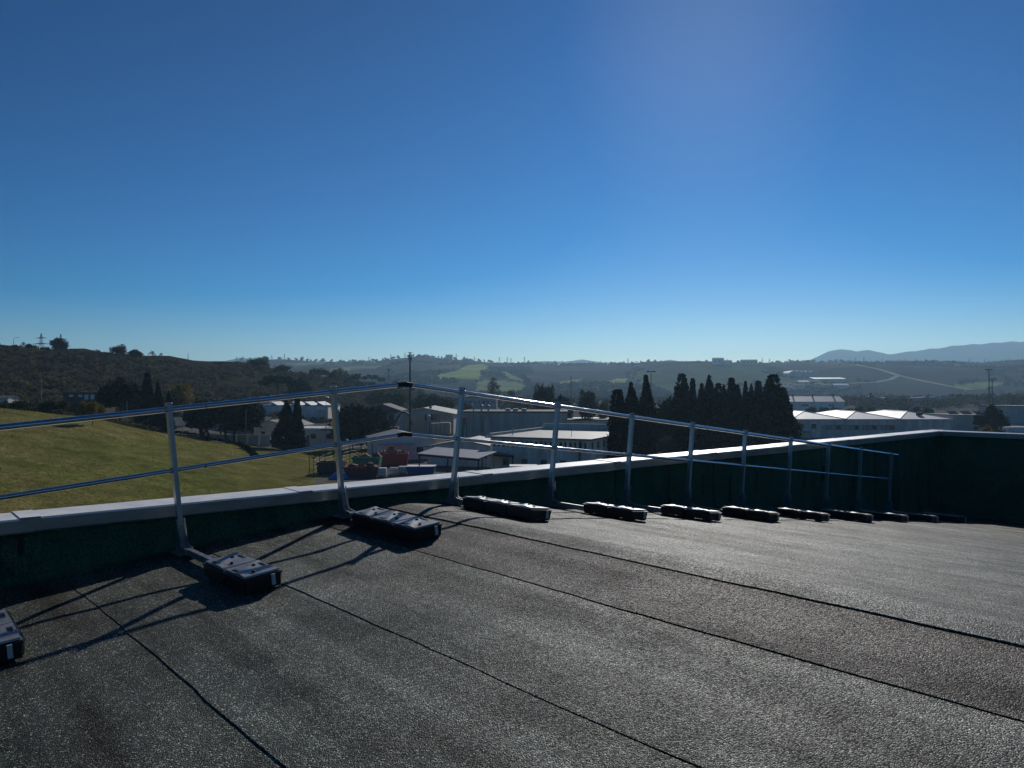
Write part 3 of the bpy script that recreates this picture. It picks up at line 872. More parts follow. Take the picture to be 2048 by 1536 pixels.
class Kind:
    def __init__(s, crown, trunk):
        s.c = crown
        o = trunk.build('trunk', M['bark']); s.t = o.data
        bpy.data.objects.remove(o)
KINDS = {
    'cyp0': Kind(*cypress_meshes(1)), 'cyp1': Kind(*cypress_meshes(2, tips=5)), 'cyp2': Kind(*cypress_meshes(3, tips=2)), 'cyp3': Kind(*cypress_meshes(5, tips=7)),
    'pine0': Kind(*pine_meshes(11)), 'pine1': Kind(*pine_meshes(12, thick=4.4)), 'pine2': Kind(*pine_meshes(13, thick=5.0, trunks=5, spread=2.0, dens=260)),
    'oak0': Kind(*round_tree_meshes(21, base=(.034, .045, .022))), 'oak1': Kind(*round_tree_meshes(22, base=(.048, .058, .026))), 'oak2': Kind(*round_tree_meshes(23, base=(.06, .06, .03), dens=120)),
    'bushy0': Kind(*round_tree_meshes(27, 6.0, 2.8, .2, (.034, .042, .022), .27, 165, 'leaf_dark')), 'bushy1': Kind(*round_tree_meshes(28, 6.0, 2.8, .2, (.058, .056, .028), .27, 140, 'leaf', .35, 26, .35)),
    'pinebush': Kind(*round_tree_meshes(24, 6.0, 3.2, .6, (.018, .030, .015), .28, 170, 'leaf_dark')),
    'yellow': Kind(*round_tree_meshes(25, 6.0, 2.6, 1.2, (.20, .15, .03), .26, 110)),
    'young': Kind(*round_tree_meshes(26, 3.0, 1.2, 1.0, (.07, .06, .035), .16, 140, 'leaf', .3, 12, .2)),
    'bare0': Kind(*bare_tree_meshes(31)), 'bare1': Kind(*bare_tree_meshes(32, base=(.10, .075, .05))),
    'far0': Kind(*round_tree_meshes(41, 6.0, 2.8, -.6, (.04, .05, .028), .75, 26, 'leaf_dark', .3, 10)),
    'far1': Kind(*round_tree_meshes(42, 6.0, 2.2, -.6, (.045, .05, .03), .7, 26, 'leaf_dark', .3, 9)),
    'farcyp': Kind(*cypress_meshes(43, n=420, tips=1)),
}
REF = {'cyp': 10.0, 'pin': 8.0, 'oak': 6.0, 'yel': 6.0, 'you': 3.0, 'bar': 9.0, 'far': 6.0, 'bus': 6.0}
RADS = {'cyp': 1.15, 'pin': 4.0, 'oak': 2.6, 'yel': 2.6, 'you': 1.2, 'bar': 1.9, 'far': 2.7, 'bus': 2.8}
def tree(kind, name, label, p, depth, top_py=None, hgt=None, width_px=None, width=None, group=None, cat='tree', rot=None, z=None):
    k3 = kind[:3] if kind != 'farcyp' else 'cyp'
    ref, rr = REF[k3], RADS[k3]
    if kind == 'pinebush': ref, rr = 6.0, 3.2
    loc = W(p, depth)
    if z is not None: loc.z = z
    if hgt is None: hgt = Z(top_py, depth) - loc.z
    w = width if width is not None else (width_px / F * depth if width_px else rr * 2 * hgt / ref)
    sz = hgt / ref; sx = w / (2 * rr)
    root = empty(name, loc, random.uniform(0, 6.28) if rot is None else rot)
    root.scale = (sx, sx, sz)
    tag(root, label, cat, group)
    link('trunk', KINDS[kind].t, root); link('crown', KINDS[kind].c, root)
    return root

G_ROW = 'dark cypresses in the long row'
# three cypresses standing by the flat-roofed block
for p, py, w, k, lb in [(1238, 787, 50, 'cyp0', 'shortest dark cypress standing against the pale flat-roofed block'),
                        (1262, 771, 40, 'cyp1', 'broad forked dark cypress between a short and a tall cypress'),
                        (1293, 758, 40, 'cyp2', 'tall spire-topped dark cypress beside a rounded dark tree')]:
    tree(k, 'cypress_tree', lb, p, {1238: 95, 1262: 104}.get(p, 110), py, width_px=w * 1.15)
row = [(1368, 755, 42, 'cyp3'), (1386, 764, 22, 'cyp0'), (1404, 773, 26, 'cyp2'), (1418, 757, 34, 'cyp1'), (1434, 773, 34, 'cyp3'), (1447, 775, 30, 'cyp1'), (1464, 763, 30, 'cyp0'),
       (1477, 776, 26, 'cyp3'), (1490, 769, 20, 'cyp2'), (1503, 774, 22, 'cyp1'), (1515, 769, 26, 'cyp0'), (1570, 781, 40, 'cyp3'), (1425, 790, 40, 'cyp0'), (1456, 792, 40, 'cyp2'), (1497, 790, 40, 'cyp3')]
for i, (p, py, w, k) in enumerate(row):
    tree(k, 'cypress_tree', 'dark slender cypress in the dense row beside the white-roofed warehouse', p, 119 + (i * 5) % 7, py, width_px=w * 1.3, group=G_ROW)
tree('cyp3', 'cypress_tree', 'broad blunt-topped dark cypress closing the row beside the white-roofed warehouse', 1540, 117, 757, width_px=74)
tree('pinebush', 'broadleaf_tree', 'rounded dark evergreen filling the gap between two groups of cypresses', 1338, 126, 792, width_px=95)
tree('pinebush', 'broadleaf_tree', 'dark evergreen leaning against the first cypress of the long row', 1350, 121, 786, width_px=60)
tree('pinebush', 'evergreen_shrub', 'low dark evergreen shrub at the feet of the cypress row', 1410, 112, 850, width_px=80, cat='shrub')
tree('pinebush', 'evergreen_shrub', 'low dark evergreen shrub under the broad blunt-topped cypress', 1520, 112, 850, width_px=90, cat='shrub')
tree('oak2', 'evergreen_shrub', 'greyish shrub under the tall spire-topped cypress', 1330, 108, 868, width_px=60, cat='shrub')
tree('pinebush', 'evergreen_shrub', 'dark evergreen shrub between the shortest and the forked cypress', 1265, 110, 850, width_px=80, cat='shrub')

# trees behind the sheds in the middle
for kind, name, lb, p, d, py, w in [
    ('bare0', 'bare_tree', 'tall thinning autumn tree in front of the pale vineyard', 985, 300, 749, 50),
    ('bare1', 'bare_tree', 'small leafless tree beside the tall thinning autumn tree', 1022, 300, 779, 40),
    ('oak0', 'broadleaf_tree', 'twin-topped dark tree behind the grey corrugated hall', 1080, 190, 765, 34),
    ('oak0', 'broadleaf_tree', 'second trunk of the pair of dark trees behind the corrugated hall', 1098, 192, 768, 30),
    ('pinebush', 'broadleaf_tree', 'low dark rounded tree beside a lamp post behind the corrugated hall', 1122, 196, 786, 50),
    ('oak0', 'broadleaf_tree', 'pointed dark tree between the lamp post and the cypresses', 1175, 180, 777, 48),
    ('oak2', 'broadleaf_tree', 'reddish brown tree beside the shortest cypress', 1206, 185, 793, 30),
    ('oak1', 'broadleaf_tree', 'dark leafy tree behind the grey pitched hall roof', 868, 235, 784, 60),
    ('oak0', 'broadleaf_tree', 'broad dark tree beside the tall antenna mast', 842, 240, 786, 46),
    ('oak1', 'broadleaf_tree', 'greenish tree at the edge of the dark tree belt behind the sheds', 890, 228, 793, 46),
    ('oak2', 'broadleaf_tree', 'brown tree behind the twin exhaust pipes', 930, 215, 800, 34),
    ('oak1', 'broadleaf_tree', 'olive tree on the hill foot behind the dark gabled roof', 790, 245, 780, 60),
    ('oak2', 'broadleaf_tree', 'dull brown tree on the hill foot below the leaning field pole', 750, 250, 776, 60),
    ('oak1', 'broadleaf_tree', 'brownish tree standing over the far low sheds', 1045, 290, 792, 50),
]:
    tree(kind, name, lb, p, d, py, width_px=w)
# pines and cypresses round the left yard
tree('pine2', 'stone_pine', 'dark stone pines with many bare trunks in front of the long grey wall', 452, 126, 780, width_px=150)
tree('pine2', 'stone_pine', 'second clump of dark stone pines crowding the long grey building', 415, 132, 786, width_px=110)
tree('pinebush', 'broadleaf_tree', 'dark leafy tree between the stone pines and the pair of cypresses', 505, 150, 803, width_px=60)
tree('pine0', 'stone_pine', 'wide flat umbrella pine on the foot of the scrubby hill', 555, 235, 748, width_px=82)
tree('pine1', 'stone_pine', 'smaller umbrella pine touching a wider one on the hill foot', 600, 238, 754, width_px=54)
tree('pine1', 'stone_pine', 'dense dark pine beside the grassy field with one bare trunk', 240, 128, 752, width_px=100)
tree('pinebush', 'stone_pine', 'big bushy dark pine beside the dark gabled roof', 705, 132, 804, width_px=110)
tree('pinebush', 'stone_pine', 'bushy dark pine next to the excavator arm', 745, 136, 812, width_px=80)
for p, d, py, w, k, lb in [(293, 132, 751, 26, 'cyp0', 'tallest of three dark cypresses beside the yellow tree'), (316, 130, 768, 22, 'cyp2', 'middle-sized of three dark cypresses beside the yellow tree'),
                           (337, 128, 785, 17, 'cyp1', 'smallest of three dark cypresses beside the yellow tree'), (572, 121, 806, 34, 'cyp3', 'broad dark cypress of a pair by the wire fence'),
                           (594, 122, 799, 24, 'cyp0', 'slim dark cypress of a pair by the wire fence')]:
    tree(k, 'cypress_tree', lb, p, d, py, width_px=w * 1.2)
tree('yellow', 'autumn_tree', 'large yellow autumn tree at the foot of the scrubby hill', 357, 165, 764, width_px=68)
tree('yellow', 'autumn_shrub', 'yellow-green shrub at the field edge below the brick house', 168, 118, 800, width_px=30)
tree('yellow', 'autumn_shrub', 'small bright yellow shrub beside the dense dark pine', 200, 120, 806, width_px=26)
tree('oak2', 'shrub', 'brown shrub in the hedge at the field edge', 122, 112, 796, width_px=40, cat='shrub')
tree('oak1', 'shrub', 'dull green shrub in the hedge at the field edge', 95, 110, 799, width_px=44, cat='shrub')
tree('oak0', 'shrub', 'dark low shrub in the hedge by the young tree', 40, 105, 801, width_px=46, cat='shrub')
tree('young', 'young_tree', 'young leafy tree alone on the grass crest', 8, 92, 798, width_px=22)
tree('yellow', 'young_tree', 'small yellowing tree standing alone on the open grass field', 185, hit(185, 852, 50, 110).y, 800, width_px=34)
# trees on the crest of the scrubby hill
for kind, lb, p, py, w in [('bushy0', 'big round dark tree alone on the hill crest beside the pylon', 117, 673, 36), ('bushy1', 'leafy tree on the hill crest, taller of two', 236, 687, 34),
                           ('bushy0', 'dark tree on the hill crest beside a leafy taller one', 270, 697, 34), ('bare0', 'thin pale tree on the hill crest past the dark pair', 305, 700, 18),
                           ('bare1', 'thin low tree on the hill crest past the thin pale tree', 322, 706, 14), ('bushy0', 'low bush on the hill crest beside the lamp', 57, 686, 14), ('bare0', 'spiky small tree on the hill crest by the low bush', 46, 682, 12),
                           ('bare1', 'spiky tree clump on the hill crest where it falls to the valley', 532, 712, 26), ('bushy1', 'leafy bush clump on the falling hill crest', 515, 714, 40), ('bushy1', 'brown bush on the falling hill crest above the vine posts', 568, 728, 34)]:
    dc = float(np.interp(p, _cp, [c[1][7][0] for c in COLS])) - 16
    tree(kind, 'hill_tree', lb, p, dc, py, width_px=w, group='trees on the near hill crest')
# right-hand side trees
for i, p in enumerate([1622, 1648, 1672, 1697, 1718, 1742, 1775, 1806, 1832, 1856]):
    tree('oak0' if i % 3 else 'oak1', 'broadleaf_tree', 'small rounded tree in the row behind the white-roofed warehouse', p, 250 + (i * 7) % 9, 812 + (i * 5) % 4, width_px=25, group='row of rounded trees behind the warehouse')
tree('pine1', 'stone_pine', 'spreading dark pine beside the twin floodlight masts', 1985, 150, 807, width_px=66)
tree('yellow', 'autumn_shrub', 'yellow autumn bush in front of the spreading dark pine', 1972, 132, 847, width_px=30)
tree('oak1', 'shrub', 'dull green bush beside the yellow autumn bush', 1995, 134, 855, width_px=34, cat='shrub')
tree('oak0', 'shrub', 'dark bush below the white tank trailer', 2030, 128, 862, width_px=40, cat='shrub')

# scrub on the near hill: too many bushes to count
def merged(name, pts, sizes, base_cols, nleaf, leaf, m, seed, label, cat, zsq=.75):
    g = np.random.default_rng(seed)
    n = len(pts)
    idx = np.repeat(np.arange(n), nleaf)
    d = g.normal(size=(len(idx), 3)); d /= np.linalg.norm(d, axis=1)[:, None]
    d[:, 2] = np.abs(d[:, 2]) * zsq
    rr = (.35 + .65 * g.random(len(idx)) ** .5)
    S = sizes[idx]
    P = pts[idx] + d * (rr * S)[:, None]
    V, Q = leaf_quads(P, leaf, g, .2, d * .5)
    # leaf size grows with its bush
    C = base_cols[idx] * (1 + .3 * g.normal(size=(len(idx), 1)))
    o = link(name, mesh_np(name, V, Q, np.repeat(np.clip(C, .006, .6), 4, 0), m))
    tag(o, label, cat, kind='stuff')
    return o
g = np.random.default_rng(77)
pts = []; szs = []; cs = []
PAL = np.array([[.05, .05, .03], [.075, .06, .038], [.042, .05, .026], [.085, .07, .03], [.06, .046, .036], [.075, .08, .032]]) * 1.4
while len(pts) < 2600:
    p = g.uniform(-160, 830); 
    cr = float(np.interp(p, _cp, [c[1][7][0] for c in COLS])); ft = float(np.interp(p, _cp, [c[1][5][0] for c in COLS]))
    d = g.uniform(ft - 12, cr - 8)
    x = (p - CX) / F * d
    if fbm(np.array([x * .03]), np.array([d * .03]))[0] < -.16: continue
    s = g.uniform(.6, 1.9)
    pts.append((x, d, H1(x, d) + s * .2)); szs.append(s); cs.append(PAL[int(g.integers(0, 6))] * g.uniform(.75, 1.3))
merged('scrub', np.array(pts), np.array(szs), np.array(cs), 75, .40, M['leaf'], 5, 'brown and olive scrub covering the slope of the near hill', 'scrub')
# hedge strip along the field edge and verge bushes
pts = []; szs = []; cs = []
for _ in range(260):
    p = g.uniform(-120, 330); d = float(EDGE_D(p)) + g.uniform(7, 22)
    x = (p - CX) / F * d; s = g.uniform(.5, 1.3)
    pts.append((x, d, H1(x, d) + .2)); szs.append(s); cs.append(PAL[int(g.integers(0, 6))] * .9)
merged('hedge', np.array(pts), np.array(szs), np.array(cs), 110, .3, M['leaf'], 6, 'brown and green hedge growth behind the grassy field edge', 'hedge')
# dark ditch growth winding down the field
pts = []; szs = []; cs = []
for a, b in [((340, 863), (440, 880)), ((440, 880), (490, 893)), ((490, 893), (512, 915))]:
    for t in np.linspace(0, 1, 60):
        px = a[0] + (b[0] - a[0]) * t + g.uniform(-3, 3); py = a[1] + (b[1] - a[1]) * t + g.uniform(-1.5, 2)
        q = hit(px, py, 55, 200)
        pts.append((q.x, q.y, q.z)); szs.append(g.uniform(.2, .5)); cs.append(np.array([.022, .028, .016]))
merged('ditch_growth', np.array(pts), np.array(szs), np.array(cs), 60, .22, M['leaf_dark'], 8, 'dark weeds filling the ditch that winds down the grass field', 'weeds')
# grass blades on the field
n = 34000
p = g.uniform(-120, 760, n); dn = np.interp(p, [-120, 0, 340, 620, 760], [40, 44, 60, 80, 92]); de = EDGE_D(p)
d = dn + (de + 3 - dn) * g.random(n)
x = (p - CX) / F * d
keep = ~((p > 615) & (d > 84) & (d < 86 + .26 * (p - 618)))
x, d = x[keep], d[keep]; n = len(x)
base = np.stack([x, d, H(x, d) - .02], 1)
V = []; Cg = []
wv = np.clip(.5 + fbm(x * .12, d * .12) * 3, 0, 1)[:, None]
gc = np.array([.155, .17, .046]) * (1 - wv) + np.array([.24, .195, .082]) * wv
for q in range(3):
    a = g.random(n) * 6.28; hh = g.uniform(.05, .13, n); wd = g.uniform(.02, .05, n)
    o_ = base + np.stack([g.normal(size=n) * .12, g.normal(size=n) * .12, 0 * hh], 1)
    e = np.stack([np.cos(a) * wd, np.sin(a) * wd, 0 * a], 1)
    tip = o_ + np.stack([g.normal(size=n) * .05, g.normal(size=n) * .05, hh], 1)
    V.append(np.stack([o_ - e, o_ + e, tip], 1).reshape(-1, 3))
    Cg.append(np.repeat(gc * g.uniform(.85, 1.15, (n, 1)), 3, 0))
V = np.concatenate(V); Cg = np.concatenate(Cg)
tag(link('grass', mesh_np('grass', V, np.arange(len(V)).reshape(-1, 3), np.clip(Cg, .01, .5), M['grassblade'])), 'short sunlit grass of the sloping field below the roof', 'grass', kind='stuff')

# woods on the far slopes and in the valley
pts = []; szs = []; cs = []
nn = 34000
dd = g.uniform(640, 1700, nn); pp = g.uniform(380, 2150, nn); xx = (pp - CX) / F * dd
wd = fbm(xx * .006 + 31, dd * .006 + 7) > .10
low = (dd < 980) & (g.random(nn) < .5) & (fbm(xx * .004 + 3, dd * .004 + 1) > -.03)
line = (np.abs(((xx / 190 + .7 * fbm(xx * .004, dd * .004)) % 1) - .5) > .47) & (g.random(nn) < .55)
py_ = HY - F * (H(xx, dd) - EYE) / dd
infield = np.zeros(nn, bool)
for poly, c in FIELDS: infield |= inpoly(pp, py_, poly)
sel = np.nonzero((wd | low | line) & ~infield)[0][:4600]
for i in sel:
    s = g.uniform(1.6, 3.4)
    pts.append((xx[i], dd[i], float(H(xx[i:i + 1], dd[i:i + 1])[0]) + s * .3)); szs.append(s); cs.append(np.array([.018, .024, .014]) * g.uniform(.7, 1.7) + np.array([.02, .006, 0]) * g.random())
merged('woodland', np.array(pts), np.array(szs), np.array(cs), 14, 2.3, M['leaf_dark'], 9, 'woods and hedgerows spread over the far hillside', 'woodland', 1.0)
pts = []; szs = []; cs = []
for _ in range(420):
    px = g.uniform(1660, 2120); dep = g.uniform(380, 520); s = g.uniform(1.2, 2.6)
    x = (px - CX) / F * dep; h = g.uniform(2.5, 6.0) * (.8 if px < 1900 else 1.0)
    for zz in (h * .4, h):
        pts.append((x, dep, H1(x, dep) + zz)); szs.append(s); cs.append(np.array([.075, .06, .045]) * g.uniform(.7, 1.3))
merged('thicket', np.array(pts), np.array(szs), np.array(cs), 40, .8, M['leaf'], 10, 'brown leafless thicket behind the warehouse and the office block', 'thicket', 1.0)
pts = []; szs = []; cs = []
for _ in range(260):
    px = g.uniform(620, 1330); dep = g.uniform(300, 560); s = g.uniform(1.4, 3.0)
    x = (px - CX) / F * dep; h = g.uniform(.6, 3.6)
    pts.append((x, dep, H1(x, dep) + h)); szs.append(s); cs.append(np.array([.045, .05, .03]) * g.uniform(.6, 1.3))
merged('tree_belt', np.array(pts), np.array(szs), np.array(cs), 70, .7, M['leaf'], 12, 'dark belt of trees across the valley behind the sheds', 'woodland', 1.0)
# trees one can tell apart along the far ridge
for i in range(185):
    p = 470 + 1590 * (i + g.uniform(-.6, .6)) / 185
    if 985 < p < 1040 and i % 3: continue
    dep = 1600 + 180 * float(fbm(np.array([p * .004]), np.array([3.3]), 2)[0]) - 8
    k = 'farcyp' if g.random() < .1 else ('far0' if g.random() < .6 else 'far1')
    hh = g.uniform(4, 6 + 4.5 * float(g.random()) ** 2) if k != 'farcyp' else g.uniform(9, 13)
    tree(k, 'ridge_tree', 'small distant tree standing on the crest of the far hills', p, dep, hgt=hh, width=(g.uniform(4, 14) if k != 'farcyp' else 4), group='trees along the far ridge')

# ------------------------------------------------------------------ buildings and yards
def thing(name, label, cat, p, depth, rz=0.0, group=None, z=None):
    o = empty(name, W(p, depth) if z is None else W(p, depth, z), R(rz))
    return tag(o, label, cat, group)
def part(parent, name, m, *boxes, bev=0.0):
    b = MB()
    for q in boxes: b.box(*q, bev=bev)
    return b.build(name, M[m], parent)
def window(parent, x, z, w, h, y=0.0, pane='glass', name='window', side=None):
    """frame with a recessed pane on the front wall (or on the side wall at x = side)"""
    t = .07
    f = MB()
    B = [(x - w / 2, x - w / 2 + t, z, z + h), (x + w / 2 - t, x + w / 2, z, z + h), (x - w / 2 + t, x + w / 2 - t, z, z + t), (x - w / 2 + t, x + w / 2 - t, z + h - t, z + h)]
    for a, b_, c, d in B:
        if side is None: f.box(a, b_, y - .06, y + .01, c, d)
        else: f.box(side - .01, side + .06, a, b_, c, d)
    o = f.build(name, M['frame'], parent)
    q = MB()
    if side is None: q.box(x - w / 2 + t, x + w / 2 - t, y - .025, y + .01, z + t, z + h - t)
    else: q.box(side - .01, side + .025, x - w / 2 + t, x + w / 2 - t, z + t, z + h - t)
    q.build('pane', M[pane], o)
    return o
def gable_roof(parent, w, d, z, rise, m, along='y', over=.3, th=.12, name='roof', x0=None):
    """two pitched slabs; ridge along local y (gable faces the front) or along x"""
    b = MB()
    if along == 'y':
        hw = w / 2
        k = rise / hw
        b.prism([(-hw - over, z - k * over), (0, z + rise), (hw + over, z - k * over), (hw + over, z - k * over + th), (0, z + rise + th), (-hw - over, z - k * over + th)], 'y', -over, d + over)
    else:
        hd = d / 2; k = rise / hd
        b.prism([(-over, z - k * over), (hd, z + rise), (d + over, z - k * over), (d + over, z - k * over + th), (hd, z + rise + th), (-over, z - k * over + th)], 'x', -w / 2 - over, w / 2 + over)
    return b.build(name, M[m], parent)
def gable_wall(parent, w, d, z, rise, m, along='y', zb=-1.0):
    b = MB()
    if along == 'y':
        b.prism([(-w / 2, zb), (w / 2, zb), (w / 2, z), (0, z + rise - .01), (-w / 2, z)], 'y', 0, d)
    else:
        b.prism([(0, zb), (d, zb), (d, z), (d / 2, z + rise - .01), (0, z)], 'x', -w / 2, w / 2)
    return b.build('wall', M[m], parent)

# pale flat-roofed block in front of the cypresses
RB = -42.0; RBB = -25.0
rb = thing('flat_roofed_block', 'pale two-storey block with a broad flat grey roof and narrow upper windows', 'building', 1177, 88, 0)
c0 = rb.location.copy()
rb.rotation_euler = (0, 0, R(RBB))
LB, DB, HB = 12.6, 17.0, 4.8
part(rb, 'wall', 'concrete', (-LB, 0, 0, DB, -.5, HB - .22))
part(rb, 'roof', 'roof_grey', (-LB - .5, .5, -.5, DB + .5, HB - .2, HB))
part(rb, 'roof_kerb', 'concrete', (-LB - .3, -LB, .2, DB, HB + .003, HB + .32), (-LB + .003, .2, DB - .3, DB, HB + .003, HB + .9))
for i in range(11):
    x = -.05 - i * (LB - .3) / 10
    part(rb, 'pilaster', 'concrete', (x - .16, x + .16 if i else 0, -.14, .01, -.5, HB - .22))
for i in range(10):
    x = -.05 - (i + .5) * (LB - .3) / 10
    for s in (-.3, .3):
        window(rb, x + s, HB - 1.25, .34, .75)
    if i % 2 == 0: window(rb, x, 1.35, .75, .85)
for i in range(8):
    y = .3 + i * 2.1
    MB().box(-.01, .13, y - .16, y + .16, -.5, HB - .22).build('pilaster', M['concrete'], rb)
    window(rb, y + 1.0, HB - 1.3, .5, .8, side=0.0)
MB().box(-1.1, -.95, -.30, -.14, 0, HB - .3).build('drainpipe', M['darksteel'], rb)
MB().tube([(-3.2, 3, HB), (-3.2, 3, HB + 1.1)], .03, 6).build('vent_pole', M['steel'], rb)
MB().tube([(-11.0, 3, HB), (-11.0, 3, HB + .5), (-11.0, 3, HB + .55), (-11.0, 3, HB + .8)], [.06, .06, .16, .05], 10).build('roof_lamp', M['white'], rb)

# grey corrugated hall behind it
gh = thing('corrugated_hall', 'long grey corrugated hall with dark roof edge and twin exhaust pipes', 'building', 1028, 158, -3)
wG, hG = 22.0, 5.6
part(gh, 'wall', 'grey_clad', (-wG / 2, wG / 2, 0, 14, -.5, hG))
for i in range(22):
    x = -wG / 2 + i * 1.0
    part(gh, 'panel', 'grey_clad', (x + .03, x + .97, -.07 - .03 * (i % 2), .005, -.5, hG - .1))
part(gh, 'roof', 'roof_dark', (-wG / 2 - .2, wG / 2 + .2, -.25, 14.2, hG + .003, hG + .28))
part(gh, 'door', 'rust', (6.6, 8.2, -.16, -.09, -.4, 3.6))
part(gh, 'canopy', 'grey_clad', (3.1, 4.7, -.5, -.11, 3.7, 3.85))
MB().tube([(-6.7, -.5, 1.5), (-6.7, -.5, 4.2), (-6.7, -.5, 6.9)], .17, 12).tube([(-6.7, -.5, 6.9), (-6.7, -.5, 7.0), (-6.7, -.5, 7.25)], [.5, .48, .08], 14).build('exhaust_pipe', M['steel'], gh)
MB().tube([(-5.3, -.5, 3.9), (-5.3, -.5, 6.9)], .17, 12).tube([(-5.3, -.5, 6.9), (-5.3, -.5, 7.0), (-5.3, -.5, 7.25)], [.5, .48, .08], 14).build('exhaust_pipe', M['steel'], gh)
MB().tube([(-5.3, -.9, -.5), (-5.3, -.9, 4.0), (-5.3, -.9, 4.4)], [.75, .75, .2], 18).build('filter_drum', M['grey_clad'], gh)
MB().tube([(-8.3, -.8, -.5), (-8.3, -.8, 6.3), (-8.35, -.8, 6.9), (-8.6, -.8, 7.25), (-9.0, -.8, 7.3), (-9.3, -.8, 7.1)], .13, 10).build('gooseneck_pipe', M['steel'], gh)
for p, z in ((-1.4, 5.88), (0.2, 5.88), (2.0, 5.88)):
    part(gh, 'skylight', 'roof_white', (p - .5, p + .5, 2.0, 4.0, z + .003, z + .5))

# hall with pitched grey roof and beige doors, tanks in front of it
ph = thing('pitched_hall', 'hall with a low grey pitched roof and weathered beige sliding doors', 'building', 848, 175, 0)
gable_wall(ph, 13.5, 24, 4.6, 1.3, 'grey_clad')
gable_roof(ph, 13.5, 24, 4.6, 1.3, 'roof_grey', over=.6)
for i in range(5):
    part(ph, 'door_panel', 'beige', (-4.6 + i * .92, -4.6 + i * .92 + .88, -.14, .004, -.4, 4.3))
for i in range(9):
    part(ph, 'clerestory_pane', 'glass', (.2 + i * .68, .2 + i * .68 + .58, -.05, .004, 3.1, 4.5))
part(ph, 'roof_vent', 'darksteel', (1.0, 1.5, 2.0, 2.6, 5.3, 6.4))
tk = thing('rusty_tank', 'rusty beige box tank on legs in front of the pitched hall', 'tank', 881, 168, 0)
part(tk, 'body', 'beige', (-2.1, 2.1, 0, 2.2, .5, 2.9), bev=.12)
for i in range(5): part(tk, 'rib', 'rust', (-2.05 + i * 1.0, -1.97 + i * 1.0, -.06, .0, .6, 2.8))
for sx in (-1.7, 1.6): part(tk, 'leg', 'darksteel', (sx, sx + .15, .2, .35, -.3, .52))
part(tk, 'top_hatch', 'white', (-.6, 2.0, .3, 1.6, 2.92, 3.05))
MB().tube([(-.2, .6, 3.05), (-.2, .6, 3.5), (.1, .6, 3.75)], .12, 8).build('vent', M['darksteel'], tk)
sl = thing('silo', 'slim greenish silo with domed white cap beside the beige doors', 'silo', 857, 170, 0)
MB().tube([(0, 0, -.3), (0, 0, 4.3)], .42, 16).build('shell', M['steel'], sl)
MB().tube([(0, 0, 4.3), (0, 0, 4.45), (0, 0, 4.7)], [.5, .42, .1], 16).build('cap', M['white'], sl)
hp = thing('red_hopper', 'red steel hopper on a green stand beside the corrugated hall', 'hopper', 925, 158, 0)
part(hp, 'bin', 'red', (-.75, .75, 0, 1.4, 3.3, 4.6)); part(hp, 'stand', 'green', (-.9, .9, .1, 1.3, -.3, 3.28)); part(hp, 'lid', 'white', (-.6, .6, .2, 1.1, 4.61, 4.7))
MB().tube([(.55, -.2, -.3), (.55, -.2, 3.0)], .08, 8).build('pipe', M['white'], hp)

# excavator with raised grab arm
ex = thing('excavator', 'dark material handler with its arm bent over the yard', 'excavator', 783, 165, 0)
part(ex, 'track', 'darksteel', (-1.4, 1.6, -.2, .4, -.2, .7), bev=.15); part(ex, 'track', 'darksteel', (-1.4, 1.6, 1.6, 2.2, -.2, .7), bev=.15)
part(ex, 'body', 'rust', (-1.2, 1.4, -.1, 2.1, .72, 2.0), bev=.12); part(ex, 'cab', 'glass', (-1.3, -.2, -.15, .9, 2.01, 3.2), bev=.1)
MB().tube([(.2, 1, 2.0), (1.4, .8, 4.2), (2.3, .7, 5.3)], [.28, .26, .2], 8).build('boom', M['darksteel'], ex)
MB().tube([(2.3, .7, 5.3), (3.4, .6, 4.9), (4.3, .5, 3.2)], [.2, .22, .14], 8).build('stick', M['darksteel'], ex)
MB().tube([(4.3, .5, 3.2), (4.3, .5, 2.8), (4.3, .5, 2.3)], [.12, .42, .08], 8).build('grab', M['rust'], ex)
MB().tube([(1.3, .5, 3.1), (2.2, .4, 4.9)], .07, 6).build('hydraulic_ram', M['white'], ex)
dg = thing('dark_gabled_shed', 'shed with a dark pitched roof behind the bushy pine', 'building', 765, 195, 0)
gable_wall(dg, 9.0, 12, 4.2, 1.6, 'roof_dark', zb=-1.5); gable_roof(dg, 9.0, 12, 4.2, 1.6, 'roof_dark')
part(dg, 'door', 'grey_clad', (-1.5, 1.5, -.07, .004, -1, 3.0))
lp_ = thing('scrap_heap', 'dark scrap heap in front of the excavator', 'heap', 798, 158, 0)
b = MB()
gg = random.Random(4)
for i in range(40):
    a = gg.uniform(0, 6.28); r = gg.random() ** .6 * 2.6; z = max(0, 1.7 * (1 - r / 2.8)) * gg.uniform(.5, 1)
    Mx = Matrix.Translation((r * math.cos(a), r * math.sin(a), z)) @ Matrix.Rotation(gg.uniform(0, 3), 4, (gg.random(), gg.random(), gg.random() + .1))
    b.box(-.6, .6, -.4, .4, -.25, .25, M=Mx)
b.build('scrap', M['darksteel'], lp_)['kind'] = 'stuff'
MB().box(-2.8, 2.8, -2.9, -2.75, -.3, 1.0).build('low_wall', M['concrete'], lp_)

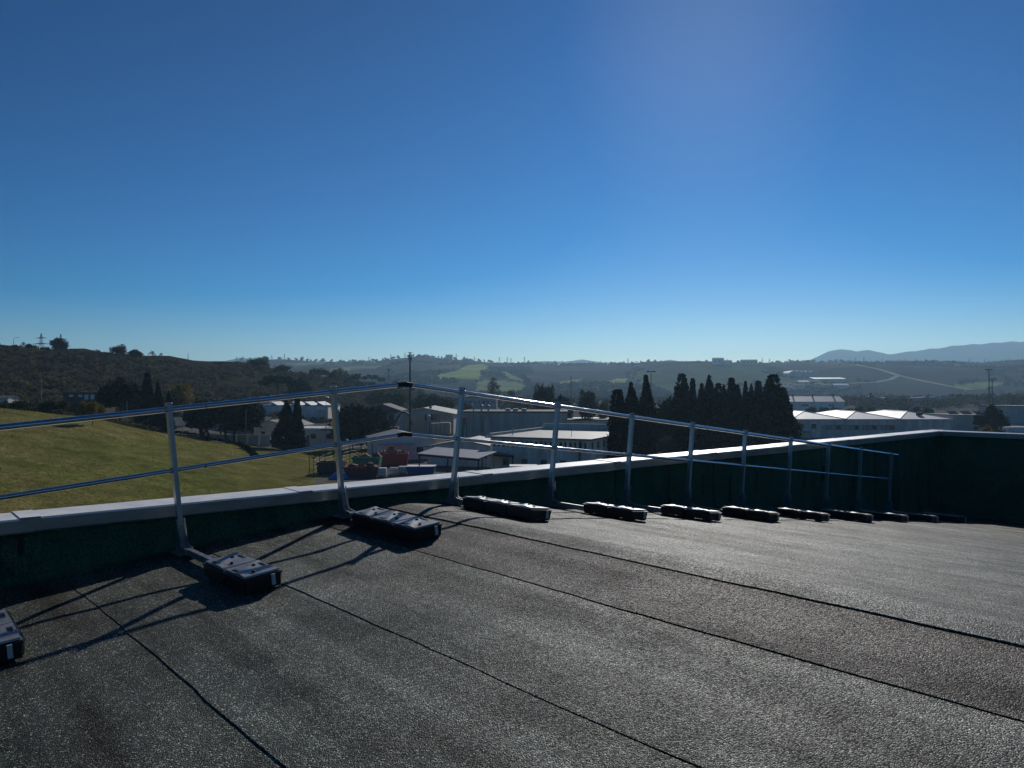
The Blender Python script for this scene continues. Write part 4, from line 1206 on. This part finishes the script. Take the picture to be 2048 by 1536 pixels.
# small gabled shed and the open canopy over the yard
sh = thing('gabled_shed', 'pale grey gabled shed with a white lean-to canopy beside the scrap yard', 'building', 813, 113, 18)
gable_wall(sh, 8.6, 11, 2.9, 1.0, 'white_wall'); gable_roof(sh, 8.6, 11, 2.9, 1.0, 'roof_grey', over=.35)
part(sh, 'lean_to', 'roof_white', (-4.2, 1.0, -1.6, -.02, 2.35, 2.45))
for x in (-3.2, -1.4, .4): part(sh, 'pillar', 'white_wall', (x - .18, x + .18, -.3, .004, -.3, 2.34))
part(sh, 'door', 'glass', (-2.6, -1.9, -.05, .003, -.2, 2.0)); window(sh, 2.0, 1.0, 1.0, .9)
an = thing('grey_annex', 'low grey annex with a row of small dark windows and a pitched roof', 'building', 925, 104, -12)
gable_wall(an, 10.0, 9, 2.6, .9, 'concrete'); gable_roof(an, 10.0, 9, 2.6, .9, 'roof_grey', over=.3)
for i in range(5): window(an, -3.6 + i * 1.7, 1.2, .55, .8)
cn = thing('yard_canopy', 'open grey steel canopy on thin posts over the storage yard', 'canopy', 893, 90, RB)
WC, DC, HC = 10.5, 6.2, 2.9
b = MB()
b.prism([(0, HC - .35), (DC / 2, HC + .25), (DC, HC - .35), (DC, HC - .27), (DC / 2, HC + .33), (0, HC - .27)], 'x', -WC / 2, WC / 2)
b.build('roof', M['canopy'], cn)
for x in (-WC / 2 + .2, 0, WC / 2 - .2):
    for y in (.2, DC - .2):
        MB().box(x - .06, x + .06, y - .06, y + .06, -.3, HC - .36).build('post', M['darksteel'], cn)
part(cn, 'beam', 'darksteel', (-WC / 2, WC / 2, .12, .28, HC - .58, HC - .37)); part(cn, 'beam', 'darksteel', (-WC / 2, WC / 2, DC - .28, DC - .12, HC - .58, HC - .37))

# skips, containers and tanks in the yard
def skip(name, label, p, d, w, h, dep, m, rz=0.0, cover=None, cat='skip'):
    o = thing(name, label, cat, p, d, rz, 'skips in the storage yard')
    t = .08; k = .25
    b = MB()
    b.prism([(-w / 2 + k, .12), (w / 2 - k, .12), (w / 2, h), (w / 2 - t, h), (w / 2 - k - t * .6, .2), (-w / 2 + k + t * .6, .2), (-w / 2 + t, h), (-w / 2, h)], 'y', 0, dep)
    b.prism([(-w / 2 + k, .12), (w / 2 - k, .12), (w / 2, h), (-w / 2, h)], 'y', -.06, .02)
    b.prism([(-w / 2 + k, .12), (w / 2 - k, .12), (w / 2, h), (-w / 2, h)], 'y', dep - .02, dep + .06)
    b.build('hull', M[m], o)
    n = max(3, int(w / .55))
    for i in range(n):
        x = -w / 2 + .3 + (w - .6) * i / (n - 1)
        MB().box(x - .04, x + .04, -.14, -.06, .2, h - .1).build('rib', M[m], o)
    MB().box(-w / 2 - .05, w / 2 + .05, -.16, -.04, h - .1, h + .03).build('rim', M[m], o)
    for sx in (-1, 1):
        MB().box(sx * w * .32 - .08, sx * w * .32 + .08, 0, dep, -.1, .13).build('skid', M['darksteel'], o)
    if cover: MB().box(-w / 2, w / 2, -.05, dep + .05, h + .035, h + .09).build('cover', M[cover], o)
    return o
def load(o, w, dep, h, m, n, seed):
    gg = random.Random(seed); b = MB()
    for i in range(n):
        s = gg.uniform(.12, .3)
        Mx = Matrix.Translation((gg.uniform(-w / 2 + .3, w / 2 - .3), gg.uniform(.2, dep - .2), h - .1 + gg.uniform(-.05, .28))) @ Matrix.Rotation(gg.uniform(0, 3), 4, (gg.random(), gg.random(), gg.random() + .1))
        b.box(-s * 1.4, s * 1.4, -s, s, -s * .6, s * .6, M=Mx)
    b.build('scrap_load', M[m], o)['kind'] = 'stuff'
skip('skip', 'dark grey open skip behind the barbed fence corner', 659, 93, 3.3, 1.45, 2.0, 'darksteel')
s_ = skip('skip', 'maroon open skip in front of the green container', 722, 90, 4.1, 1.25, 1.9, 'maroon'); load(s_, 4.1, 1.9, 1.25, 'rust', 18, 2)
s_ = skip('skip', 'dark green open container between maroon and red ones', 732, 99, 3.6, 1.6, 2.2, 'green'); load(s_, 3.6, 2.2, 1.6, 'rust', 16, 3)
s_ = skip('skip', 'long red open container heaped with pale scrap', 786, 104, 4.2, 1.7, 2.2, 'red', 6); load(s_, 4.2, 2.2, 1.75, 'pallet', 26, 6)
skip('skip', 'blue closed skip with a pale flat lid beside the white tanks', 841, 93, 3.5, 1.0, 2.0, 'blue', 0, 'white')
skip('skip', 'tall blue container beside the pale flat-roofed block', 1047, 82, 3.0, 2.2, 2.0, 'blue', 0, 'white')
skip('skip', 'small bright red skip near the pale gabled shed', 747, 120, 1.0, 1.1, 1.2, 'red')
def ibc(label, p, d, h=1.15):
    o = thing('tank_container', label, 'tank', p, d, 0, 'white liquid tanks in cages')
    part(o, 'bottle', 'plastic_w', (-.46, .46, .04, .96, .2, h), bev=.06)
    for i in range(5): part(o, 'cage_bar', 'steel', (-.5 + i * .24, -.46 + i * .24, -.01, .03, .14, h + .02))
    for i in range(3): part(o, 'cage_rail', 'steel', (-.5, .5, -.03, -.012, .3 + i * .36, .34 + i * .36))
    part(o, 'pallet', 'pallet', (-.55, .55, 0, 1.0, -.06, .13))
    return o
ibc('white caged liquid tank beside the maroon skip', 764, 90)
ibc('white caged tank in the middle of three', 786, 92, 1.0)
ibc('white caged tank next to the blue closed skip', 804, 93, 1.05)
b = MB(); n = 14; V_ = []
for i in range(n + 1):
    for j in range(n + 1):
        u, v = i / n * 2 - 1, j / n * 2 - 1
        V_.append((u * 1.2, v * .8, max(0, .75 * (1 - u * u) * (1 - v * v)) ** .8 + .06 * math.sin(9 * u + 5 * v)))
b.add(V_, [(i * (n + 1) + j, (i + 1) * (n + 1) + j, (i + 1) * (n + 1) + j + 1, i * (n + 1) + j + 1) for i in range(n) for j in range(n)], True)
o = b.build('tarpaulin', M['tarp']); o.location = W(679, 89); tag(o, 'crumpled bright blue tarpaulin heap beside the dark grey skip', 'tarpaulin')
for i, (p, d) in enumerate([(988, 84), (998, 85), (1009, 84.5), (975, 83)]):
    o = thing('pallet_stack', 'stack of pale pallets beside the tall blue container', 'pallets', p, d, 0, 'pallet stacks by the canopy')
    for k in range(6 + i % 3): part(o, 'pallet', 'pallet', (-.5, .5, 0, 1.0, .16 * k, .16 * k + .11))

# fences
def fence(label, pts, h, spacing, ybar=True, wires=5, mesh=True):
    P = [W(p, d) for p, d in pts]
    root = empty('wire_fence', P[0]); tag(root, label, 'fence')
    base = P[0]
    for a, b_ in zip(P[:-1], P[1:]):
        L_ = (b_ - a).length; n = max(1, int(L_ / spacing))
        dv = (b_ - a).normalized(); nv = Vector((dv.y, -dv.x, 0))
        for i in range(n + 1):
            q = a.lerp(b_, i / n); q.z = H1(q.x, q.y); q = q - base
            m = MB().tube([q + Vector((0, 0, -.3)), q + Vector((0, 0, h))], .045, 6)
            m.build('fence_post', M['darksteel'], root)
            if ybar:
                for s in (-1, 1):
                    MB().tube([q + Vector((0, 0, h - .02)), q + Vector((0, 0, h + .38)) + nv * .28 * s + dv * .22 * s], .03, 5).build('barbed_arm', M['darksteel'], root)
        for k in range(wires):
            z = h * (k + .6) / wires
            b = MB(); prev = None
            pp_ = []
            for i in range(n + 1):
                q = a.lerp(b_, i / n); q.z = H1(q.x, q.y) + z; pp_.append(q - base)
            b.tube(pp_, .008, 4, False).build('wire', M['steel'], root)
    return root
fence('wire fence with forked barbed-wire posts round the skips', [(619, 90), (628, 89.5), (650, 97), (700, 108), (745, 116)], 2.2, 3.0)
fence('dark wire fence with plain posts along the lower field edge', [(480, 124), (545, 126), (600, 128), (680, 132), (760, 138)], 1.9, 3.2, False, 4)

# left yard buildings
lw = thing('long_grey_building', 'long low building with a grey pitched roof behind the stone pines', 'building', 428, 150, 2)
wl = 19.0
part(lw, 'wall', 'concrete', (-wl / 2, wl / 2, 0, 8, -2, Z(852, 150) - lw.location.z))
zt = Z(852, 150) - lw.location.z
b = MB(); b.prism([(-.4, zt), (5, zt + 1.5), (8.4, zt), (8.4, zt + .1), (5, zt + 1.62), (-.4, zt + .12)], 'x', -wl / 2 - .3, wl / 2 + .3); b.build('roof', M['roof_grey'], lw)
for i in range(9): part(lw, 'wall_panel', 'concrete', (-wl / 2 + .1 + i * 2.1, -wl / 2 + 2.1 + i * 2.1, -.08, .004, -2, zt - .15))
bw_ = thing('boundary_wall', 'low pale boundary wall along the grass field edge', 'wall', 440, 131, -6)
for i in range(9): part(bw_, 'wall_panel', 'concrete', (-9 + i * 2.0, -7.04 + i * 2.0, 0, .2, -2.2, 1.0))
gs = thing('gabled_store', 'plain pale store with a gabled end beside the two cypresses', 'building', 540, 140, -14)
zg = Z(853, 140) - gs.location.z
gable_wall(gs, 6.6, 10, zg, 1.1, 'white_wall', zb=-2); gable_roof(gs, 6.6, 10, zg, 1.1, 'roof_grey')
part(gs, 'awning', 'darksteel', (1.4, 3.0, -1.2, -.02, zg - .6, zg - .5)); window(gs, -1.4, zg - 1.6, .8, .7)
wf = thing('panelled_factory', 'pale factory with a row of grey roller doors and triangular white skylights', 'building', 595, 200, 0)
zf = Z(812, 200) - wf.location.z
part(wf, 'wall', 'white_wall', (-10, 8, 0, 14, -2, zf)); part(wf, 'roof', 'roof_grey', (-10.2, 8.2, -.2, 14.2, zf + .003, zf + .2))
for i in range(5): part(wf, 'roller_door', 'grey_clad', (-9.2 + i * 1.7, -7.8 + i * 1.7, -.08, .004, -1, zf - 1.6))
for i in range(6): part(wf, 'panel', 'concrete', (.2 + i * 1.25, 1.35 + i * 1.25, -.09, .004, -1, zf - 1.0))
for i, x in enumerate((-7, -1.5, 1.8, 5.0)):
    MB().prism([(x, zf + .2), (x + 1.7, zf + .2), (x, zf + 1.1)], 'y', .5, 9).build('skylight', M['roof_white'], wf)
lo = thing('low_white_office', 'low white office with a cream fascia and small dark windows', 'building', 640, 138, 0)
zl = Z(856, 138) - lo.location.z
part(lo, 'wall', 'white_wall', (-4.2, 4.2, 0, 7, -2, zl - .35)); part(lo, 'fascia', 'white', (-4.3, 0, -.5, 7, zl - .35 + .003, zl)); part(lo, 'roof', 'roof_grey', (.003, 4.3, -.3, 7, zl - .35 + .003, zl - .1))
for x in (-3.2, -1.2, 1.6): window(lo, x, zl - 1.9, .9, .8)
part(lo, 'door', 'frame', (-2.4, -1.9, -.05, .003, -1, zl - 1.3))
sm = thing('small_house', 'small house with a pale tiled roof under the umbrella pines', 'house', 528, 225, 0)
zs = Z(789, 225) - sm.location.z
gable_wall(sm, 2.8, 4, zs - .4, .5, 'white_wall', 'x', -3); gable_roof(sm, 2.8, 4, zs - .4, .6, 'roof_tile', 'x', .25); window(sm, 0, zs - 1.7, .6, .7)
bh = thing('brick_house', 'brick-red house with white-framed windows below the scrub', 'house', 163, 150, 0)
zb = Z(786, 150) - bh.location.z
part(bh, 'wall', 'brick', (-3.6, 3.6, 0, 6, -2, zb)); part(bh, 'roof', 'roof_tile', (-3.8, 3.8, -.2, 6.2, zb + .003, zb + .2))
for x in (-2.0, -.2, 1.0, 2.2):
    part(bh, 'shutter', 'white', (x - .4, x + .4, -.06, .004, zb - (1.3 if x > 0 else .8), zb - .3))
fh = thing('roadside_hut', 'tiny pale hut at the foot of the scrubby hill', 'hut', 2, 140, 0)
zh_ = Z(792, 140) - fh.location.z
gable_wall(fh, 2.4, 3, zh_ - .5, .4, 'white_wall', 'x', -1); gable_roof(fh, 2.4, 3, zh_ - .5, .45, 'roof_grey', 'x', .2)

# far block behind the tree belt in the middle
fb = thing('dark_factory', 'dark bluish factory block with small windows behind the sheds', 'building', 965, 270, 0)
zf = Z(796, 270)
part(fb, 'wall', 'blue_clad', (-7, 5, 0, 12, -.5, zf)); part(fb, 'roof', 'roof_dark', (-7.2, 5.2, -.2, 12.2, zf + .003, zf + .25)); part(fb, 'roof_box', 'roof_white', (-4.5, -1.5, 2, 5, zf + .253, zf + 1.2))
for i in range(7): window(fb, -6 + i * 1.6, zf - 2.2, .8, 1.0)
ls = thing('low_bright_sheds', 'low sheds with bright sunlit roofs beside the pointed dark tree', 'building', 1160, 205, 0)
part(ls, 'wall', 'beige', (-8, 9, 0, 16, -.3, 1.6)); gable_roof(ls, 17, 16, 1.6, .9, 'roof_white', 'x', .3)
for i in range(6): window(ls, -6.5 + i * 2.6, .4, 1.0, .8)
lt = thing('grey_store', 'grey store with a flat dark roof under the pointed dark tree', 'building', 1150, 172, 0)
part(lt, 'wall', 'concrete', (-5, 8, 0, 8, -.3, 3.4)); part(lt, 'roof', 'roof_dark', (-5.2, 8.2, -.2, 8.2, 3.403, 3.6))
for i in range(4): window(lt, -3.6 + i * 3.0, 1.6, 1.2, .9)

# right: white-roofed warehouse with three hipped bays
wh = thing('white_roofed_warehouse', 'long warehouse with three hipped white roofs and a ribbon of pale windows', 'building', 1744, 166, 0)
hw = Z(838, 166) - .02
wW = 35.2
part(wh, 'wall', 'concrete', (-wW / 2, wW / 2, 0, 26, -.5, hw - .15))
for i in range(17):
    x = -wW / 2 + i * wW / 17
    part(wh, 'wall_panel', 'concrete', (x + .04, x + wW / 17 - .04, -.08 - .02 * (i % 2), .004, hw - 1.25 if 3 <= i < 12 else -.5, hw - .2))
part(wh, 'gutter', 'grey_clad', (-wW / 2 - .2, wW / 2 + .2, -.35, -.1, hw - .19, hw + .02))
bay = wW / 3
for i in range(3):
    x0 = -wW / 2 + i * bay + .02; x1 = x0 + bay - .04; xm = (x0 + x1) / 2; rz_ = 1.45
    V_ = [(x0, -.3, hw + .03), (x1, -.3, hw + .03), (x1, 26, hw + .03), (x0, 26, hw + .03), (xm, 8, hw + rz_), (xm, 19, hw + rz_)]
    r_ = MB().add(V_, [(0, 1, 4), (1, 2, 5, 4), (2, 3, 5), (3, 0, 4, 5), (3, 2, 1, 0)]).build('roof', M['roof_white'], wh)
    for a, b_ in ((0, 4), (1, 4), (4, 5)):
        MB().tube([Vector(V_[a]) + Vector((0, 0, .03)), Vector(V_[b_]) + Vector((0, 0, .03))], .1, 6).build('ridge_cap', M['white'], r_)
MB().box(11.5, 12.6, 3.0, 3.8, hw + .75, hw + 1.35).build('roof_vent', M['darksteel'], wh)
for p in (1602, 1627):
    window(wh, (p - 1744) / F * 166, Z(857, 166), 1.05, 1.05, -.10)
for i in range(16):
    x = (1645 - 1744) / F * 166 + i * .98
    window(wh, x + .45, Z(859.5, 166), .92, 1.0, -.02, 'glass_pale' if i % 4 != 3 else 'glass')
part(wh, 'pipe', 'white', (-12.0, -11.85, -.3, -.13, 1.6, 3.5))
part(wh, 'low_canopy', 'roof_grey', (-17.2, -14.2, -2.2, -.12, 1.2, 1.35))
hl = thing('white_roofed_hall', 'long hall with a single bright white pitched roof and pale end gable', 'building', 1634, 345, 0)
z1 = Z(803, 345); 
gable_wall(hl, 24.5, 12, z1, 2.2, 'white_wall', 'x'); gable_roof(hl, 24.5, 12, z1, 2.2, 'roof_white', 'x', .4)
for x in (-6.5, -5.4, -4.3, 5.8, 7.0): window(hl, x, z1 - 2.2, .9, 1.0)
for x in (-9, 0, 9.5): part(hl, 'chimney', 'roof_dark', (x, x + .5, 5.7, 6.3, z1 + 2.0, z1 + 3.3))
oo = thing('office_block', 'long bluish grey office block with taller ends and a row of square windows', 'building', 1806, 425, 0)
z2 = Z(797, 425)
part(oo, 'wall', 'blue_clad', (-13, 13.8, 0, 12, -.5, z2)); part(oo, 'parapet', 'grey_clad', (-13.05, 13.85, -.15, 12, z2 + .003, z2 + .5))
part(oo, 'end_tower', 'blue_clad', (-21, -13.003, -.6, 12, -.5, z2 + 1.0)); part(oo, 'end_tower', 'blue_clad', (13.803, 21, -.6, 12, -.5, z2 + .9))
for i in range(12): window(oo, -11.6 + i * 2.15, z2 - 2.4, 1.2, 1.3)
MB().box(-17, -15.8, 3, 4, z2 + 1, z2 + 3.2).build('chimney', M['roof_dark'], oo)
MB().tube([(15.8, 3, z2 + .9), (15.8, 3, z2 + 2.6), (15.6, 3, z2 + 2.65), (15.6, 3, z2 + 5.2)], [.4, .35, .1, .06], 8).build('antenna', M['darksteel'], oo)
ds = thing('dark_workshop', 'low dark workshop with solar panels on its roof beside the white-roofed warehouse', 'building', 1946, 168, 0)
z3 = Z(831, 168)
part(ds, 'wall', 'grey_clad', (-4.4, 6.5, 0, 12, -.5, z3)); part(ds, 'roof', 'roof_dark', (-4.6, 6.7, -.2, 12.2, z3 + .003, z3 + .15))
part(ds, 'door', 'blue_clad', (-3.4, -1.8, -.06, .004, -.4, 2.8))
for i in range(5):
    Mx = Matrix.Translation((-3.2 + i * 1.5, 3 + (i % 2) * 1.2, z3 + .55)) @ Matrix.Rotation(R(22), 4, 'X')
    MB().box(-.65, .65, -.8, .8, -.03, .03, M=Mx).build('solar_panel', M['solar'], ds)
for x in (.6, 2.8, 5.0): window(ds, x, 1.4, 1.1, 1.0)
bb = thing('pale_blue_hall', 'pale blue windowless hall behind the spreading pine', 'building', 2050, 232, 0)
z4 = Z(814, 232)
part(bb, 'wall', 'blue_clad', (-5.6, 14, 0, 14, -.5, z4)); part(bb, 'roof', 'roof_dark', (-5.8, 14.2, -.2, 14.2, z4 + .003, z4 + .3))
for i in range(15): part(bb, 'panel', 'blue_clad', (-5.6 + i * 1.3, -4.4 + i * 1.3, -.07, .004, -.5, z4 - .1))
tr = thing('truck_trailer', 'white box trailer with rounded front beside the spreading pine', 'trailer', 2045, 140, 0)
part(tr, 'box', 'plastic_w', (-2.4, 4.0, 0, 2.4, 2.4, 3.5), bev=.25); part(tr, 'lower_box', 'plastic_w', (-1.9, 4.0, -.3, 2.2, 1.0, 2.3), bev=.1); part(tr, 'chassis', 'darksteel', (-2.0, 4.0, .2, 2.1, .5, .98))
for x in (-1.2, 0, 2.8): MB().tube([(x, -.1, .4), (x, .25, .4)], .45, 16).build('wheel', M['darksteel'], tr)
vn = thing('parked_van', 'pale van with white roof parked by the cypress row below the warehouse', 'van', 1592, 150, 0)
part(vn, 'body', 'beige', (-1.3, 1.3, 0, 1.8, .45, 1.5), bev=.12); part(vn, 'roof', 'white', (-1.25, 1.2, .05, 1.75, 1.95, 2.1), bev=.05); part(vn, 'windows', 'glass', (-1.2, 1.15, .04, 1.76, 1.502, 1.948))
for x in (-.8, .85): MB().tube([(x, -.03, .35), (x, .22, .35)], .35, 14).build('wheel', M['darksteel'], vn)

# masts, lamps, poles and pylons
def lamp(label, p, d, top_py, head='t', cat='lamp post', r=.09, group=None, name='lamp_post', m='darksteel'):
    o = thing(name, label, cat, p, d, 0, group)
    h = Z(top_py, d) - o.location.z
    MB().tube([(0, 0, -.3), (0, 0, h * .5), (0, 0, h)], [r * 1.4, r * 1.1, r * .8], 8).build('pole', M[m], o)
    if head == 't':
        MB().box(-1.0, 1.0, -.15, .15, h, h + .12).build('crossarm', M[m], o)
        for s in (-1, 1): MB().box(s * .8 - .3, s * .8 + .3, -.35, .2, h - .18, h - .003).build('lamp_head', M[m], o)
    elif head == 'arm':
        MB().tube([(0, 0, h), (.3, 0, h + .5), (1.0, -.1, h + .7), (1.7, -.2, h + .65)], [.06, .05, .04, .05], 6).build('arm', M[m], o)
        MB().box(1.3, 2.0, -.35, -.05, h + .55, h + .66).build('lamp_head', M['steel'], o)
    elif head == 'mast':
        for k in range(3):
            a = k * 2.1 + .4
            MB().box(math.cos(a) * .3 - .1, math.cos(a) * .3 + .1, math.sin(a) * .3 - .08, math.sin(a) * .3 + .08, h - 1.4, h - .3).build('antenna_panel', M['steel'], o)
        MB().tube([(0, 0, h + .02), (0, 0, h + .12)], .45, 12).build('top_ring', M['steel'], o)
    elif head == 'disc':
        MB().tube([(0, 0, h), (0, 0, h + .08), (0, 0, h + .2)], [.5, .45, .1], 12).build('lamp_head', M['white'], o)
    return o
lamp('tall mobile-phone mast with antenna panels behind the rail bend', 820, 150, 706, 'mast', 'mast', .17, name='antenna_mast')
lamp('thin dark field pole at the end of the near hill', 777, 330, 735, None, 'pole', .13, name='utility_pole')
lamp('tall lamp mast among the trees behind the flat-roofed block', 1142, 190, 752, None)
lamp('tall lamp mast with a cross head behind the tall spire-topped cypress', 1302, 190, 743, 't')
lamp('taller floodlight mast of the pair above the spreading pine', 1978, 250, 739, 't', r=.16)
lamp('shorter floodlight mast of the pair above the spreading pine', 1984.5, 246, 758, 't', r=.16)
lamp('thin bare pole in front of the scrubby hill', 83, 150, 757, None, 'pole', .07, name='utility_pole', m='steel')
lamp('curved street lamp on the hill crest', 27, 258, 679, 'arm', r=.07)
lamp('pale lamp with a flat head beside the bushy pine', 652, 128, 795, 'disc', r=.05, m='steel')
lamp('thin lamp post beside the dense dark pine', 254, 118, 800, None, r=.05, m='steel')
lamp('thin white lamp post in front of the stone pines', 492, 121, 818, None, r=.05, m='steel')
lamp('thin post on the grass field beside the sloping ditch', 365, 112, 820, None, 'post', r=.04, name='post', m='steel')
lamp('small flagless pole on the near hill crest', 376, 314, 706, None, 'pole', .1, name='utility_pole')
def pylon(label, p, d, top_py, z=None, s=1.0):
    o = thing('power_pylon', label, 'pylon', p, d, R(0), 'power pylons', z)
    h = Z(top_py, d) - o.location.z
    b = MB(); w = .09 * h
    corners = lambda t: [Vector((sx * w * (1 - t) ** 1.1 + sx * .25, sy * w * (1 - t) ** 1.1 + sy * .25, h * t)) for sx, sy in ((-1, -1), (1, -1), (1, 1), (-1, 1))]
    lv = [corners(t) for t in (0, .2, .4, .58, .72, .86, 1)]
    for a, c in zip(lv[:-1], lv[1:]):
        for i in range(4):
            b.tube([a[i], c[i]], .16 * s, 4, False); b.tube([a[i], c[(i + 1) % 4]], .1 * s, 4, False); b.tube([c[i], c[(i + 1) % 4]], .08 * s, 4, False)
    b.build('lattice', M['steel'], o)
    for t, l in ((.66, .17), (.78, .21), (.9, .14)):
        MB().prism([(-h * l, h * t), (h * l, h * t), (.3, h * t + .06 * h * .5), (-.3, h * t + .06 * h * .5)], 'y', -.12 * s, .12 * s).build('crossarm', M['steel'], o)
    return o
pylon('lattice power pylon beyond the hill crest beside the round tree', 82, 620, 667)
pylon('lattice power pylon mostly hidden behind the round tree', 121, 700, 668)
for i, (p, py) in enumerate([(999, 714), (1015, 714), (1049, 713), (1022, 716)]):
    pylon('tiny distant power pylon on the far ridge', p, 1620 + 30 * i, py, s=1.5)
for i in range(9):
    p = 588 + i * 6; d = 352; q = W(p, d)
    o = MB().tube([(0, 0, -.3), (0, 0, 1.9)], .09, 5).build('vine_post', M['bark']); o.location = q
    tag(o, 'short vine post in the row on the falling hill crest', 'post', 'vine posts on the near hill')

# farms and greenhouses on the far slopes
def farm(label, px, py, w, h, d, wall='white_wall', rf='roof_tile', name='farmhouse', cat='house', rise=1.6, group=None):
    q = hit(px, py)
    o = empty(name, q, 0); tag(o, label, cat, group)
    gable_wall(o, w, d, h, rise, wall, 'x', -3); gable_roof(o, w, d, h, rise, rf, 'x', .4)
    n = max(2, int(w / 5))
    for i in range(n): part(o, 'window', 'glass', (-w / 2 + w * (i + .5) / n - .6, -w / 2 + w * (i + .5) / n + .6, -.1, .004, h * .45, h * .45 + 1.4))
    return o
farm('long grey barn on the far ridge between two trees', 1150, 729.5, 42, 5.5, 14, 'grey_clad', 'roof_grey', 'barn', 'barn')
farm('square farmhouse on the far ridge near the rising hilltop', 898, 718.5, 14, 8, 10)
farm('tall farmhouse on the far ridge above the cypress row', 1438, 729, 16, 9, 10)
farm('low farmhouse beside the tall one on the far ridge', 1455, 730, 14, 6, 9)
farm('wide pale farmhouse on the far ridge above the broad cypress', 1500, 730, 24, 7, 10)
farm('long dark farmhouse on the far ridge under the mountains', 1800, 729, 40, 6, 12, 'brick')
farm('small white house high on the slope above the lamp mast', 1274, 733, 9, 6, 8, rf='roof_white')
farm('small pale barn on the wooded slope above the mobile-phone mast', 738, 727, 20, 4, 9, rf='roof_white', name='barn', cat='barn')
for i, (px, py) in enumerate([(1575, 774), (1598, 778), (1612, 771), (1640, 776), (1656, 778), (1683, 778), (1630, 770), (1570, 782)]):
    farm('pale hamlet house with a light roof low on the far slope', px, py, 11 + i % 3 * 3, 4.5, 9, 'white_wall', 'roof_white' if i in (2, 5) else 'roof_tile', group='hamlet houses on the far slope')
for i in range(5):
    q = hit(1588 + i * 9, 752 - .4 * (i % 2) + i * .3)
    o = empty('greenhouse', q, R(-9)); tag(o, 'bright white plastic greenhouse in the cluster on the far slope', 'greenhouse', 'greenhouses on the far slope')
    pts2 = [(12 * math.cos(t) * .6, 7.5 * math.sin(t)) for t in np.linspace(0, math.pi, 9)]
    MB().prism([(-7.2, -2)] + [(a, z) for a, z in reversed(pts2)] + [(7.2, -2)], 'y', 0, 60).build('cover', M['roof_white'], o)
    MB().box(-2, 2, -.3, .004, -1, 4).build('door', M['grey_clad'], o)
q = hit(1660, 764)
o = empty('greenhouse', q, 0); tag(o, 'lone flat white greenhouse below the cluster on the far slope', 'greenhouse')
gable_wall(o, 42, 30, 4, 2, 'roof_white', 'x', -4); gable_roof(o, 42, 30, 4, 2, 'roof_white', 'x', .3)

def road(name, pix, w, m, lift, d0=600, d1=3200):
    P = []
    for (a, b_) in zip(pix[:-1], pix[1:]):
        for t in np.linspace(0, 1, 14, endpoint=False):
            P.append(hit(a[0] + (b_[0] - a[0]) * t, a[1] + (b_[1] - a[1]) * t, d0, d1))
    P.append(hit(*pix[-1], d0, d1))
    V_ = []
    for i, p in enumerate(P):
        dv = (P[min(i + 1, len(P) - 1)] - P[max(i - 1, 0)]); dv.z = 0
        nv = Vector((-dv.y, dv.x, 0)).normalized()
        for s in (-1, 1):
            v = p + nv * w / 2 * s; V_.append((v.x, v.y, max(H1(v.x, v.y), p.z - .2) + lift))
    o = MB().add(V_, [(2 * i, 2 * i + 1, 2 * i + 3, 2 * i + 2) for i in range(len(P) - 1)]).build(name, M[m])
    o['kind'] = 'structure'
    return o
road('dirt_track', [(1712, 730), (1760, 740), (1797, 752), (1840, 762), (1900, 774), (1945, 781)], 7, 'track', .9)
road('dirt_track', [(1797, 752), (1782, 760), (1752, 766), (1700, 768)], 7, 'track', .9)

# ------------------------------------------------------------------ haze: the air itself
hz = MB().box(-4900, 4900, -4900, 4900, -30, 262).build('haze', bpy.data.materials.new('haze_air'))
hz['kind'] = 'stuff'; hz['label'] = 'thin blue autumn haze over the valley'; hz['category'] = 'haze'
hm = hz.data.materials[0]; hm.use_nodes = True
ht = hm.node_tree
ht.nodes.remove(ht.nodes['Principled BSDF'])
pv = ht.nodes.new('ShaderNodeVolumePrincipled')
pv.inputs['Color'].default_value = (.46, .75, 1.0, 1)
pv.inputs['Density'].default_value = 2.0e-4
pv.inputs['Anisotropy'].default_value = .41
ht.links.new(pv.outputs[0], ht.nodes['Material Output'].inputs['Volume'])
